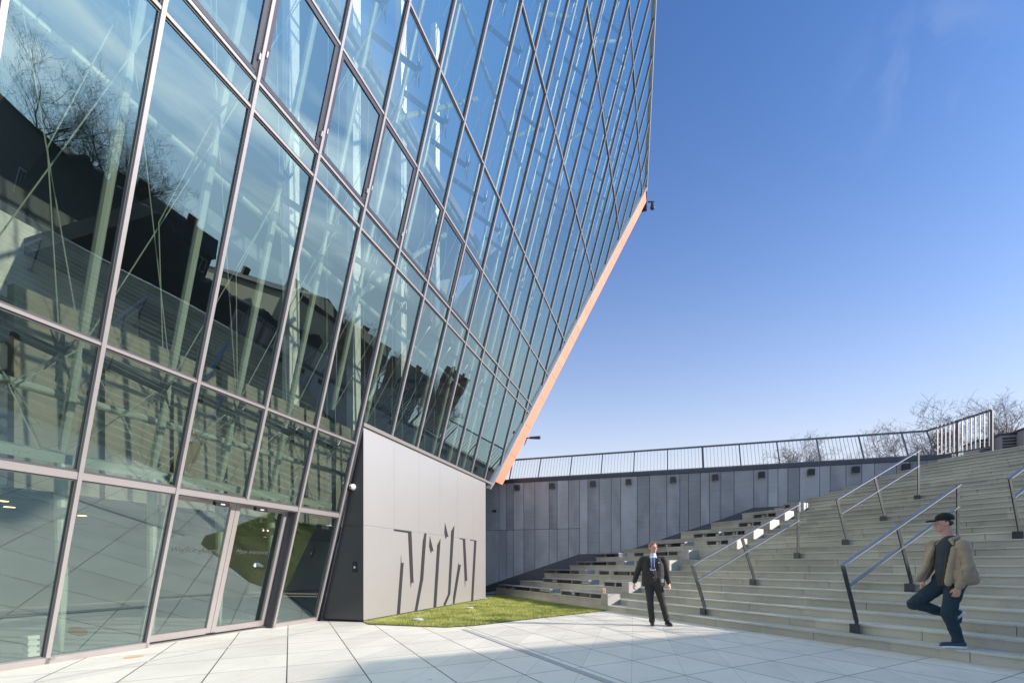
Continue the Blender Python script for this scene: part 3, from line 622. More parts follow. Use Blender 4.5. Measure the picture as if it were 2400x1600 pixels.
for k in range(10):
    D = D1 + 2 * TD * k; z1 = (2 * k + 2) * RH; b = MB()
    step_mb(b, D, D + 2 * TD + .03, max(0, z1 - 2 * RH - .03), z1, TB[k] + .035, wall_t(D), 100 + k, 1.6)
    b.build('tier', M['stair'], terr)
# solid cores so that nothing is hollow under the treads
b = MB()
prof = [(D1 + .3, .0), (DT + .5, .0), (DT + .5, TOP - .25)]
b.prism([ST(D, T_L + .05, z) for D, z in prof], tv * 18.3); b.build('stair_core', M['stair'], stair)

# benches on the tiers: (tier, left x, right x at its front, has end box)
BN = [(0, 1167, 1289, 0), (0, 1313, 1424, 1), (1, 1272, 1380, 0), (1, 1414, 1473, 1), (2, 1273, 1372, 0), (2, 1402, 1521, 1), (3, 1351, 1464, 0), (3, 1490, 1568, 1),
      (4, 1387, 1450, 0), (4, 1485, 1613, 1), (5, 1538, 1605, 0), (5, 1654, 1726, 1), (6, 1624, 1685, 0), (6, 1693, 1765, 1), (7, 1729, 1803, 1), (8, 1763, 1838, 1), (9, 1835, 1872, 1)]
ORD = ['lowest', 'second', 'third', 'fourth', 'fifth', 'sixth', 'seventh', 'eighth', 'ninth', 'highest']
def xt(x, D): return t_at(x, D)
for k, x0, x1, endb in BN:
    D = D1 + 2 * TD * k; zt = (2 * k + 2) * RH; ta = xt(x0, D); tb = xt(x1, D)   # ta > tb
    hh = .155; dp = .42
    single = sum(1 for q in BN if q[0] == k) == 1
    lab = 'steel bench %s the %s seating tier, %s' % (('alone on', ORD[k], 'with end box') if single else ('on', ORD[k], 'with box by stairs' if endb else 'nearer the concrete wall'))
    root = empty('bench', ST(D, (ta + tb) / 2, zt), lab, 'bench', 'low steel benches on the seating tiers')
    b = MB(); b.obox(ST(D - .01, tb, zt + hh - .035), g * (dp + .01), tv * (ta - tb), V((0, 0, .035))); b.build('seat', M['bench'], root, bevel=.003)
    n = 2 if ta - tb < 2.2 else 3
    for j in range(n + 1):
        if endb and j == 0: continue
        tt_ = tb + (ta - tb) * j / n - (.05 if j == n else 0)
        wdt = .05
        b = MB(); b.obox(ST(D + .012, tt_, zt), g * (dp - .02), tv * wdt, V((0, 0, hh - .035))); b.build('leg', M['bench'], root)
    if n == 3 or True:
        b = MB(); c0 = tb + (ta - tb) * .42; b.obox(ST(D + .10, c0, zt), g * .28, tv * (ta - tb) * .22, V((0, 0, hh - .035))); b.build('locker', M['steel'], root)
    if endb:
        b = MB(); b.obox(ST(D - .012, tb - .035, zt - RH + .001), g * (dp + .012), tv * .03, V((0, 0, RH + hh))); b.build('end_panel', M['panel'], root, bevel=.002)
        b = MB(); b.obox(ST(D - .012, tb - .004, zt - RH + .001), g * .010, tv * .30, V((0, 0, RH + hh - .036))); b.build('front_panel', M['bench'], root)
for i, x in enumerate((1418.5, 1422.5)):
    D = D1 + .12; p = ST(D, t_at(x, D) + .12, 2 * RH + .157 )
    b = MB(); b.tube(p, p + V((0, 0, .10 + .012 * i)), .026, .03, 12); b.tube(p + V((0, 0, .10 + .012 * i)), p + V((0, 0, .125 + .012 * i)), .03, .018, 12)
    c = b.build('drink_cup', M['tan']); props(c, ('shorter tan drink cup on the lowest bench', 'taller tan drink cup on the lowest bench beside its twin')[i], 'cup', 'drink cups left on the lowest bench')
    b = MB(); b.tube(p + V((0, 0, .125 + .012 * i)), p + V((0, 0, .14 + .012 * i)), .02, .017, 10); b.build('lid', M['white'], c)

# railings on the stairs
def railing(t, a, label, steps=4):
    D0 = D1 + (a - 1) * TD; z0 = (a - 1) * RH
    root = empty('stair_railing', ST(D0, t, z0), label, 'railing', 'steel handrails on the staircase')
    L = lambda d, h, q=0.0: ST(D0 + d, t + q, z0 + h)
    hw = tv * .010; posts = [((-.03, .0), (-.385, 1.12)), ((1.57, .644), (1.17, 1.785)), ((3.17, 1.288), (3.235, 2.675))]
    for j, ((d0, h0), (d1, h1)) in enumerate(posts):
        b = MB(); e = .042
        if j == 2: dirn = V((0, 0, 1)); lo = L(d0 + .02, h0 + .02); hi = L(d0 + .02, h1); px = g * e
        else:
            lo = L(d0 + .015, h0 + .20); hi = L(d1, h1); ax = (hi - lo).normalized(); px = ax.cross(tv).normalized() * e
        b.bar(lo, hi, px, hw)
        if j < 2: b.bar(L(d0 + .015, h0 + .012), L(d0 + .015, h0 + .21), g * e, hw * 1.02)
        ps = b.build('post', M['steel'], root)
        b = MB(); b.obox(L(d0 - .05, h0 + .006, -.075), g * .012, tv * .15, V((0, 0, .15))); bb = b.build('base_plate', M['steel'], root)
        for hz in (.045, .115):
            b = MB(); b.sphere(L(d0 - .03, h0 + hz, -.013), .013, 8); b.build('bolt', M['bolt'], root, smooth=True)
    up = (L(3.235, 2.675) - L(-.385, 1.12)).normalized(); nrm = up.cross(tv).normalized() * -1
    if nrm.z < 0: nrm = -nrm
    for nm, (pa, pb) in (('handrail', ((-.40, 1.12), (3.235, 2.683))), ('knee_rail', ((-.25, .775), (3.20, 2.258)))):
        b = MB(); wv = tv * (.042 if nm == 'handrail' else .036)
        b.bar(L(*pa), L(*pb), wv, nrm * .006); b.build(nm, M['rail'], root)
RL = [(8.12, 2, 'lower stair railing behind the man in the suit, farthest left'), (7.42, 12, 'upper stair railing near the concrete wall'), (4.89, 2, 'lower stair railing behind the man in the cap, nearest to the viewer'),
      (4.30, 12, 'upper stair railing cut by the right edge of the picture'), (7.0, 22, 'short topmost railing near the head of the stairs')]
for t_, a_i, lb in RL[:4]: railing(t_, a_i, lb)
for t_, a_i in ((1.6, 2), (1.2, 12), (-1.8, 2), (-2.0, 12), (-5.0, 2), (-5.0, 12)):
    railing(t_, a_i, 'stair railing outside the picture on the right, %s flight, seen only mirrored in the glass' % ('lower' if a_i == 2 else 'upper'))

# ------------------------------------------------------------------ concrete retaining wall
rw = empty('retaining_wall', W0, 'tall retaining wall of grey concrete panels with a dark coping', 'wall')
WH = 4.99
b = MB(); b.obox(WL(-4, 0, -.45), w * (kc + 4.4), wn * .40, V((0, 0, WH - .02))); b.build('wall_core', M['slot'], rw)
jx = [1100 + q / 2.852 for q in (198, 246, 294, 363, 438, 533, 587, 662, 737, 792, 868, 948, 1012, 1122, 1205, 1320, 1407, 1465, 1545, 1605, 1680)] + [1600 + q / 2.904 for q in (254, 350, 484, 581, 649, 716, 797, 934, 1004, 1112, 1220, 1307, 1457, 1545, 1662, 1780, 1990)]
ks = [-3.2, -1.6, wall_k(1125)] + [wall_k(x) for x in jx] + [kc]
_, hs = wall_h(1250, 1240); gap = .009
for a, c in zip(ks[:-1], ks[1:]):
    rows = [(.02, hs), (hs, WH - .15)] if c < wall_k(1360) else [(.02, WH - .15)]
    for z0, z1 in rows:
        b = MB(); b.obox(WL(a + gap, z0 + gap, -.05), w * (c - a - 2 * gap), wn * .045, V((0, 0, z1 - z0 - 2 * gap))); b.build('concrete_panel', M['wall'], rw)
b = MB(); b.obox(WL(-4, WH - .15, -.40), w * (kc + 4.35), wn * .43, V((0, 0, .15))); b.build('coping', M['coping'], rw, bevel=.004)
sp_ = [(1120, 1380), (1142, 1371), (1358, 1298), (1454, 1295), (1563, 1258.6), (1700, 1213), (1765, 1189), (1924, 1182), (2048, 1141), (2150, 1108), (2271, 1070)]
tp = [wall_h(*q) for q in sp_]
b = MB(); b.prism([WL(k_, h_, .004) for k_, h_ in tp] + [WL(tp[-1][0], tp[-1][1] - 1.4, .004), WL(tp[0][0], -.0 + .01, .004)], wn * .006); b.build('steel_skirting', M['coping'], rw)
lx = [(1213, 1143.5), (1294.6, 1139.7), (1390, 1134.8), (1473.4, 1130.6), (1577.6, 1125.3), (1675.7, 1120), (1784.2, 1114), (1899.6, 1107.6), (2004, 1102), (2121, 1096)]
OR2 = ['first', 'second', 'third', 'fourth', 'fifth', 'sixth', 'seventh', 'eighth', 'ninth', 'tenth']
for i, (x, y) in enumerate(lx):
    k_, h_ = wall_h(x, y); s_ = .105 
    b = MB(); b.hexa([WL(k_ - s_, h_ - .11, 0), WL(k_ + s_, h_ - .11, 0), WL(k_ + s_, h_ - .11, .13), WL(k_ - s_, h_ - .11, .13), WL(k_ - s_, h_ + .12, 0), WL(k_ + s_, h_ + .12, 0), WL(k_ + s_, h_ + .12, .17), WL(k_ - s_, h_ + .12, .17)])
    lm = b.build('wall_lamp', M['steel'], bevel=.006); props(lm, 'small dark box lamp on the concrete wall, %s from the glass tower' % OR2[i], 'wall lamp', 'box lamps along the top of the concrete wall')
    b = MB(); b.obox(WL(k_ - s_ * .8, h_ - .114, .03), w * s_ * 1.6, wn * .10, V((0, 0, .004))); b.build('lens', M['winframe'], lm)
k_, h_ = wall_h(1156, 1197)
b = MB(); b.tube(WL(k_, h_, .0), WL(k_, h_ - .01, .10), .035, .03, 10); c = b.build('wall_camera', M['steel'], smooth=False); props(c, 'tiny dark camera on the wall beside the clad block', 'wall camera')  # small camera fixed to the wall, gives no light
b = MB(); b.tube(WL(k_ + .02, h_ - .01, .10), WL(k_ + .16, h_ - .02, .15), .045, .055, 12); b.build('camera_head', M['steel'], c)

# leaning fence on the coping, then the upright return along the head of the stairs
GA = R(29); lean = V((0, 0, 1)) * math.cos(GA) + u * math.sin(GA)
fr_ = empty('fence', WL(0, WH), 'long dark metal fence leaning back along the top of the concrete wall', 'fence')
Hf = 1.12; k0 = wall_k(1186); k1 = kc - .05
px_ = [1100 + q / 2.852 for q in (262, 455, 668, 878, 1097, 1325, 1562)] + [1600 + q / 2.904 for q in (145, 400, 665, 945, 1243, 1547)]
pk = [wall_k(x) for x in px_]
base = lambda k_: WL(k_, WH, -.10)
for k_ in pk: b = MB(); b.bar(base(k_), base(k_) + lean * Hf, w * .02, wn * .03); b.build('post', M['fence'], fr_)
b = MB(); b.bar(base(pk[0] - .02) + lean * Hf, base(k1) + lean * Hf, wn * .04, V((0, 0, .03))); b.build('handrail', M['fence'], fr_)
b = MB(); b.bar(base(pk[0]) + lean * .05, base(k1) + lean * .05, wn * .012, V((0, 0, .012))); b.build('bottom_rail', M['fence'], fr_)
seg = pk + [k1]
for a, c in zip(seg[:-1], seg[1:]):
    b = MB(); n = max(2, round((c - a) / .125))
    for j in range(1, n):
        k_ = a + (c - a) * j / n; b.bar(base(k_) + lean * .06, base(k_) + lean * (Hf - .02), w * .005, wn * .015)
    b.build('baluster_panel', M['baluster'], fr_)
b = MB(); b.bar(base(pk[0] - .28), base(pk[0]) + lean * Hf, w * .02, wn * .02); b.build('brace', M['orange'], fr_)
cb = V((base(k1).x, base(k1).y, WH)) + lean * .02
fr2 = empty('fence', corner + V((0, 0, TOP)), 'short upright sunlit fence with pale bars at the head of the stairs', 'fence')
q0 = base(k1) + V((0, 0, 0)); q1 = q0 - tv * 1.45 
top0 = base(k1) + lean * Hf; top1 = q1 + V((0, 0, 1.12))
b = MB(); b.bar(top0, top1, g * .03, V((0, 0, .03))); b.build('handrail', M['fence'], fr2)
b = MB(); b.bar(q0 - V((0, 0, .02)), q1 - V((0, 0, .02)), g * .03, V((0, 0, .02))); b.build('bottom_rail', M['fence'], fr2)
for q_, tq in ((q1, top1), (q0.lerp(q1, .42), None)):
    tq = tq or (top0.lerp(top1, .42)); b = MB(); b.bar(V((q_.x, q_.y, TOP - .05)), V((q_.x, q_.y, tq.z)), g * .035, tv * .03); b.build('post', M['fence'], fr2)
b = MB(); b.bar(q0, top0 + V((0, 0, -.02)), w * .02, wn * .02); b.build('brace', M['fence'], fr2)
for j in range(13):
    f_ = (j + .6) / 13.2; q_ = q0.lerp(q1, f_); tz = top0.lerp(top1, f_).z
    b = MB(); b.bar(q_, V((q_.x, q_.y, tz)), tv * .012, g * .02); b.build('baluster', M['baluster'], fr2)
# ventilation boxes on the street level
for i, (x, d, wl, hh) in enumerate(((2258, 18.5, .62, .97), (2306, 18.0, .66, 1.05), (2358, 17.5, .72, 1.12), (2410, 17.0, .8, 1.10))):
    p = V(((x - HX) / FX * d, d, TOP)); root = empty('ventilation_box', p, '%s of the dark louvred ventilation boxes behind the short fence' % ('leftmost', 'second from the left', 'third from the left', 'rightmost')[i], 'ventilation box', 'ventilation boxes on the street level')
    b = MB(); b.obox(p, u * -.9, o * wl, V((0, 0, hh))); b.build('casing', M['louvreend'], root)
    b = MB(); b.obox(p + u * -.96 - o * .05 + V((0, 0, hh)), u * 1.02, o * (wl + .1), V((0, 0, .06))); b.build('cap', M['louvre'], root)
    b = MB()
    for j in range(9): b.obox(p + u * -.93 + o * .08 + V((0, 0, .08 + j * (hh - .12) / 9)), u * .03, o * (wl * .62), V((0, 0, (hh - .12) / 16)))
    b.build('louvre', M['louvre'], root)
# wall closing the far side of the stairs, outside the picture
b = MB(); b.prism([ST(D1 - 6, T_L - .5, 0), ST(DT + .4, T_L - .5, 0), ST(DT + .4, T_L - .5, TOP + .2), ST(D1 - 6, T_L - .5, TOP + .2)], tv * .48)
props(b.build('side_wall', M['wall']), 'plain concrete wall closing the right end of the staircase', 'wall')

# ------------------------------------------------------------------ glass tower
SP = 1.27; TE = 4.65
tower = empty('glass_tower', P0, 'leaning glass museum tower with pale mullions and a salmon edge', 'tower')
ROW = [0.0, 2.50, 4.15, 8.05, 8.42, 10.12, 12.14, 16.14, 20.14, 24.16, 28.2, 32.2]
def s_edge(t): return 12.2 + .62 * (t - TE)
def t_top(s): return 24.94 + (24.86 - s) * .344
def clip(poly, fn):
    out = []
    for i in range(len(poly)):
        a, c = poly[i], poly[(i + 1) % len(poly)]; fa, fc = fn(a), fn(c)
        if fa >= 0: out.append(a)
        if (fa >= 0) != (fc >= 0):
            k_ = fa / (fa - fc); out.append((a[0] + (c[0] - a[0]) * k_, a[1] + (c[1] - a[1]) * k_))
    return out
rg = random.Random(11); panes = []
for k in range(-4, 20):
    for t0, t1 in zip(ROW[:-1], ROW[1:]):
        if k in (0, 1) and t0 == 0.0: continue
        poly = [(k * SP, t0), ((k + 1) * SP, t0), ((k + 1) * SP, t1), (k * SP, t1)]
        if k >= 3: poly = clip(poly, lambda p: p[1] - TE)
        poly = clip(poly, lambda p: s_edge(p[1]) - p[0]) if poly else poly
        poly = clip(poly, lambda p: t_top(p[0]) - p[1]) if poly else poly
        if len(poly) < 3: continue
        area = abs(sum(poly[i][0] * poly[(i + 1) % len(poly)][1] - poly[(i + 1) % len(poly)][0] * poly[i][1] for i in range(len(poly)))) / 2
        if area < .02: continue
        c = F(sum(p[0] for p in poly) / len(poly), sum(p[1] for p in poly) / len(poly)) - V((0, 0, CH))
        px = c.x / max(c.y, .1) * FX + HX; py = HY - c.z / max(c.y, .1) * FX
        vis = -100 < px < 2500 and -500 < py < 1700
        panes.append((area / c.y ** 2 * (1 if vis else .01), k, t0, poly))
panes.sort(key=lambda q: -q[0]); b2 = MB()
for idx, (_, k, t0, poly) in enumerate(panes):
    ta_, tb_ = rg.gauss(0, .0014), rg.gauss(0, .0014); cs, ct = poly[0]
    pts = [F(p[0], p[1], (p[0] - cs) * ta_ + (p[1] - ct) * tb_) for p in poly]
    if idx < 100: b = MB(); b.poly(pts); b.build('glass_pane', M['glass'], tower, fix=False)
    else: b2.poly(pts)
x_ = b2.build('glass_pane', M['glass'], tower, fix=False); x_['kind'] = 'stuff'
def strip(b, s0, t0, s1, t1, hw, d0, d1):
    p, q = F(s0, t0), F(s1, t1); d = (q - p).normalized(); sd = d.cross(nf).normalized() * hw
    mid = nf * ((d0 + d1) / 2); b.bar(p + mid, q + mid, sd, nf * ((d1 - d0) / 2))
for k in range(-4, 20):
    s = k * SP; t0 = 0.0
    if k == 1: t0 = 2.54
    if k >= 3: t0 = TE
    if s > 12.2: t0 = TE + (s - 12.2) / .62
    if k == 3: t0 = 0.0
    b = MB(); strip(b, s, t0, s, t_top(s), .024, -.02, .050); b.cur = 1; strip(b, s, t0, s, t_top(s), .036, -.05, .018)
    b.build('mullion', [M['mullion'], M['gasket']], tower)
for t in ROW[1:]:
    s0 = -4 * SP; s1 = min(s_edge(t) if t > TE else 3 * SP, 24.86 + (24.94 - t) / .344 if t > 24.94 else 99)
    if s1 < s0: continue
    b = MB(); hw = .018 if t not in (2.5,) else .045
    strip(b, s0, t, s1, t, hw, -.02, .036); b.cur = 1; strip(b, s0, t, s1, t, hw + .026, -.05, .014)
    b.build('transom', [M['mullion'], M['gasket']], tower)
for k in range(-2, 6):
    b = MB()
    for (sa, ta, sb, tb) in ((k * SP + .075, 8.5, k * SP + .075, 10.04), ((k + 1) * SP - .075, 8.5, (k + 1) * SP - .075, 10.04), (k * SP + .05, 8.49, (k + 1) * SP - .05, 8.49), (k * SP + .05, 10.06, (k + 1) * SP - .05, 10.06)):
        strip(b, sa, ta, sb, tb, .032, -.02, .022)
    b.build('sash_frame', M['sash'], tower)
for k in range(0, 6):
    for sg in (-1, 1):
        b = MB(); strip(b, k * SP + sg * .05, 8.78 if sg > 0 else 8.66, k * SP + sg * .05, 8.86 if sg > 0 else 8.74, .012, .02, .06); b.build('hinge', M['frame'], tower)
b = MB(); strip(b, 3.9, TE - .03, 12.25, TE - .03, .04, -.03, .06); b.build('sill', M['mullion'], tower)
for (a, c) in ((-4 * SP, 0.0), (2 * SP, 3 * SP)):
    b = MB(); strip(b, a, .05, c, .05, .05, -.06, .05); b.build('sill', M['mullion'], tower)
# edge frame and salmon strip beyond it
def edge_quad(b, t0, t1, a0, a1, d0, d1):
    pts = [F(s_edge(t0) + a0, t0, d0), F(s_edge(t0) + a1, t0, d0), F(s_edge(t1) + a1, t1, d0), F(s_edge(t1) + a0, t1, d0)]
    b.prism(pts, nf * (d1 - d0))
b = MB(); edge_quad(b, TE - .25, 24.94, .0, .10, -.10, .10); edge_quad(b, TE - .1, 24.94, .15, .21, -.10, .07); b.cur = 1; edge_quad(b, TE - .1, 24.94, .10, .15, -.08, .02); b.build('edge_frame', [M['frame'], M['gasket']], tower)
tt = 4.75; rr = random.Random(5)
while tt < 24.7:
    nx = min(24.75, tt + rr.choice((.75, 1.1, 1.5, .5, 1.3)))
    b = MB(); edge_quad(b, tt + .012, nx, .22, 1.13 + .0 * tt, -.35, .03); b.build('edge_cladding', M['orange'], tower); tt = nx
b = MB(); edge_quad(b, 4.75, 24.7, .24, 1.10, -7.0, -.355); b.build('side_wall', M['intdark'], tower)
# base of the side wall down to the ground
b = MB(); b.prism([F(12.2, TE - .5, -.4), F(12.6, TE - .5, -.4), P0 + u * 12.6 + o * .5, P0 + u * 12.2 + o * .5], -o * 5); b.build('side_wall', M['intdark'], tower)
b = MB(); strip(b, 24.86 + .2, 24.94 - .07, -4 * SP, t_top(-4 * SP), .05, -.12, .09); b.build('roof_trim', M['frame'], tower)
tip = F(25.95, 24.85, .03)
b = MB(); b.obox(tip + V((0, 0, -.55)) - u * .05, u * .10, -o * .3, V((0, 0, 1.15))); b.build('corner_plate', M['steel'], tower)
b = MB(); b.prism([F(-4 * SP, 0, -.3), F(-4 * SP, 0, -11), P0 + u * (-4 * SP) - o * 2 + V((0, 0, 32)), F(-4 * SP, 33, -.3)], -u * .3); b.build('side_wall', M['intdark'], tower)

# sliding entrance doors, set back a little
dd_ = -.20
def door(s0, s1, word, x0, ends):
    b = MB(); fr = [(s0 + .045, .02, s0 + .045, 2.42), (s1 - .045, .02, s1 - .045, 2.42)]
    for sa, ta, sb, tb in fr: strip(b, sa, ta, sb, tb, .046, dd_ - .03, dd_ + .03)
    strip(b, s0 + .09, .06, s1 - .09, .06, .055, dd_ - .028, dd_ + .028); strip(b, s0 + .09, 2.38, s1 - .09, 2.38, .035, dd_ - .028, dd_ + .028)
    dr = b.build('sliding_door', M['mullion'], tower)
    b = MB(); b.poly([F(s0 + .09, .11, dd_), F(s1 - .09, .11, dd_), F(s1 - .09, 2.35, dd_), F(s0 + .09, 2.35, dd_)]); b.build('glass', M['glass'], dr, fix=False)
    me = words(word)
    wdt = max(v.co.x for v in me.vertices); kx = (ends - x0) / wdt
    for v in me.vertices: c_ = F(x0 + v.co.x * kx, 1.50 + v.co.y * .92, dd_ + .004 + v.co.z); v.co = c_
    me.materials.clear(); me.materials.append(M['letter']); lo_ = bpy.data.objects.new('lettering', me); link(lo_); lo_.parent = dr
    return dr
M['letter'] = surf('etched_lettering', (.07, .075, .075), .9, 0, .02, 3, .01, 0)
door(.045, 1.265, 'Wejście główne', .25, 1.12); door(1.275, 2.50, 'Main entrance', 1.47, 2.22)
b = MB(); p = F(2.51, 0, 0); b.prism([F(2.515, .0, .0), F(2.515, 2.45, .0), F(2.515, 2.45, -.42), F(2.515, .0, -.42)], -u * .02); b.build('door_jamb', M['sash'], tower)
b = MB(); b.prism([F(.03, 2.45, -.01), F(2.5, 2.45, -.01), F(2.5, 2.45, -.42), F(.03, 2.45, -.42)], V((0, 0, -.02))); b.build('door_jamb', M['sash'], tower)
for s in (.80, 1.62):
    b = MB(); b.prism([F(s - .13, 2.36, -.02), F(s + .13, 2.36, -.02), F(s + .13, 2.43, -.02), F(s - .13, 2.43, -.02)], nf * .07); sn = b.build('door_sensor', M['black'], tower)
    b = MB(); b.prism([F(s - .04, 2.385, .051), F(s + .04, 2.385, .051), F(s + .04, 2.405, .051), F(s - .04, 2.405, .051)], nf * .004); b.build('lens', M['winframe'], sn)

# interior: floor, walls, ceiling, steelwork
def IN(s, off, z): return P0 + u * s - o * off + V((0, 0, z))
b = MB(); b.obox(IN(-5.0, 11, -.2), u * 23, o * 10.9, V((0, 0, .206))); b.build('lobby_floor', M['upper'], tower)
for k in range(7):
    s0 = .4 + k * 1.55; b = MB(); b.obox(IN(s0, 4.2, 2.75), u * (1.44 - .25 * (k % 3 == 2)), o * .2, V((0, 0, 3.85 - .0))); b.build('interior_wall', M['intwall'], tower)
b = MB(); b.obox(IN(-5, 4.25, 2.6), u * 5.2, o * .2, V((0, 0, 3.4))); b.build('interior_wall', M['beige'], tower)
b = MB(); b.obox(IN(-5, 11, 0), u * 24, o * .3, V((0, 0, 3.6))); b.build('interior_wall', M['intwhite'], tower)
b = MB(); b.obox(IN(-5, 12.5, 3.6), u * 42, o * .3, V((0, 0, 31))); b.build('interior_wall', M['intdark'], tower)
b = MB(); b.obox(IN(-5, 10.7, 2.62), u * 23, o * 6.4, V((0, 0, .14))); b.build('ceiling', M['intdark'], tower)
for (s, of) in ((.2, 5.0), (.9, 5.4), (-1.6, 5.2), (1.6, 6.6), (3.4, 7.2), (-.9, 6.5)):
    b = MB(); p = IN(s, of, 2.612); b.tube(p, p + V((0, 0, .006)), .10, .10, 16); b.build('downlight', M['lamp'], tower)
for (s, of, z) in ((.9, 4.05, 5.9), (2.2, 4.05, 5.2)):
    b = MB(); p = IN(s, of, z); b.tube(p, p + o * .03, .07, .07, 14); b.build('downlight', M['lamp'], tower)
# sunlit strips deep inside put in as white fins, then slabs and a wall
for s, of, wdt in ((7.6, 4.2, .45), (11.0, 4.2, .5), (15.0, 4.4, .5), (19.0, 4.6, .5)):
    b = MB(); b.obox(IN(s, of, 3.6), u * wdt, -o * .3, V((0, 0, 28))); b.build('sunlit_strip', M['intwhite'], tower)
for z, of in ((11.2, 5.0), (16.6, 4.6), (22.0, 4.0)):
    b = MB(); b.obox(IN(4.5, 12, z), u * 22, o * (12 - of), V((0, 0, .5))); b.build('floor_slab', M['intdark'], tower)
b = MB(); b.obox(IN(-1.0, 12.2, 9.6), u * 9, o * .4, V((0, 0, 2.6))); b.build('interior_wall', M['intwhite'], tower)
GT = -1.15; cols = []
for k in range(-3, 19):
    s = k * SP + .42
    t0 = 2.62 if s < 4 else TE + .2
    if s > 12.0: t0 = TE + (s + .6 - 12.2) / .62
    t1 = min(t_top(s) - .6, 27)
    b = MB()
    if s < 4:
        p = F(s, 2.62, GT); q = V((p.x, p.y, 0)); b.tube(V((p.x, p.y, .0)), V((p.x, p.y, .9)), .022, .075, 12); b.tube(V((p.x, p.y, .9)), V((p.x, p.y, 2.2)), .075, .075, 12); b.tube(V((p.x, p.y, 2.2)), p, .075, .075, 12)
    lv = [q_ for q_ in (4.15, 8.05, 12.14, 16.14, 20.14, 24.16) if t0 < q_ < t1]
    edges = [t0] + lv + [t1]
    for a, c in zip(edges[:-1], edges[1:]):
        md = (a + c) / 2; b.tube(F(s, a, GT), F(s, a + .35, GT), .042, .063, 10); b.tube(F(s, a + .35, GT), F(s, c - .35, GT), .063, .063, 10); b.tube(F(s, c - .35, GT), F(s, c, GT), .063, .042, 10)
    cl = b.build('steel_column', M['tube'], tower, smooth=False)
    for t in lv:
        b = MB(); nd = F(s + .62, t - .25, -.30); b.bar(F(s, t - .05, GT), nd, u * .02, m * .06)
        for q_ in ((-.22, .3), (.22, .3), (-.22, -.3), (.22, -.3), (0, .42), (0, -.42)): b.tube(nd, nd + u * q_[0] * .6 + m * q_[1] * .8, .035, .006, 6)
        b.build('bracket_arm', M['steel'], cl)
    b = MB()
    for a, c in zip(edges[:-1], edges[1:]):
        for (sa, sb) in ((s, s + SP), (s + SP, s)):
            if sb * 1 > 0 or True: b.tube(F(sa, a, GT + .03), F(sb, c, GT + .03), .008, .008, 5)
        b.tube(F(s + .62, a - .25 if a > 3 else a, -.30), F(s + .35, (a + c) / 2, -.62), .007, .007, 5); b.tube(F(s + .35, (a + c) / 2, -.62), F(s + .62, c - .25, -.30), .007, .007, 5)
    b.build('tension_rod', M['tube'], cl)
for t in (3.45, 7.6, 11.7, 15.7, 19.7, 23.7):
    s1 = min(s_edge(t) - .9 if t > TE else 9, 22); b = MB(); b.tube(F(-5, t, GT - .25), F(s1, t, GT - .25), .06, .06, 10); b.build('steel_beam', M['tube'], tower)
    if t > 7:
        for (a, c) in ((-2.5, 1.6), (4.5, 8.5), (10, 14), (15, 19)):
            if c < s1: b = MB(); b.tube(F(a, t, GT - .3), F(c, t + 4.0, GT - .9), .07, .07, 8); b.build('steel_beam', M['tube'], tower)
b = MB(); strip(b, -5, 2.66, 3.75, 2.66, .06, -.55, -.18); b.build('interior_ledge', M['tube'], tower)
b = MB(); b.obox(IN(-1.15, .55, .006), u * .09, -o * .09, V((0, 0, .30)))
for j in range(4): b.obox(IN(-1.17, .53, .03 + j * .08), u * .13, -o * .13, V((0, 0, .05)))
props(b.build('display_stand', M['white']), 'small white stacked stand on the lobby floor behind the glass', 'display stand')
b = MB(); b.obox(IN(4.3, 1.2, 1.15), -u * .01, -o * .2, V((0, 0, .24))); fs = b.build('safety_sign', M['red']); props(fs, 'small red fire safety sign inside the glass beside the entrance', 'sign')
b = MB(); b.obox(IN(4.285, 1.26, 1.2), -u * .004, -o * .03, V((0, 0, .14))); b.obox(IN(4.285, 1.32, 1.2), -u * .004, -o * .05, V((0, 0, .05))); b.build('sign_symbol', M['white'], fs)

# clad block with the relief letters beside the doors
SB0, SB1, OB = 3.962, 11.65, 1.20
blk = empty('entrance_block', P0 + u * SB0 + o * OB, 'pale grey metal clad block with tall relief letters in painted slot shade', 'building')
def BL(s, h, d=0.0): return P0 + u * s + o * (OB + d) + V((0, 0, h))
BH = 4.47
def bface(x, y):     # survey point on the front of the block
    q = (x - HX) / FX; B = P0 + o * OB
    s = (q * B.y - B.x) / (u.x - q * u.y); z = B.y + u.y * s; return s, CH + (HY - y) / FX * z
_, hseam = bface(853, 1229.5)
vs = [SB0] + [bface(600 + q / 2.904, 1100)[0] for q in (940, 1110, 1252, 1372, 1478)] + [SB1]
gp_ = .0022
lean_h = lambda h: OB - h * math.tan(BETA)   # depth of the wedge at height h
def wedge(b, s0, s1, h0, h1, d=0.0):
    # stops 2 cm short of the leaning glass line
    pts = []
    for s in (s0, s1):
        for h, dd2 in ((h0, 0), (h1, 0)): pts.append(BL(s, h, d))
    bk = lambda s, h: BL(s, h, -max(lean_h(h) - .03, .02))
    b.hexa([BL(s0, h0), BL(s1, h0), bk(s1, h0), bk(s0, h0), BL(s0, h1), BL(s1, h1), bk(s1, h1), bk(s0, h1)])
for i, (a, c) in enumerate(zip(vs[:-1], vs[1:])):
    b = MB(); wedge(b, a + gp_ * (i > 0), c - gp_, hseam + gp_, BH); b.build('cladding_panel', M['panel'], blk)
b = MB(); wedge(b, SB0, SB1, .05, hseam - gp_); b.build('cladding_panel', M['panel'], blk)
M['shade_clad'] = surf('shaded_side_cladding', (.085, .085, .088), .35, .45, .08, .8, .02, 0)  # same cladding as the front, darkened to paint in its shaded side
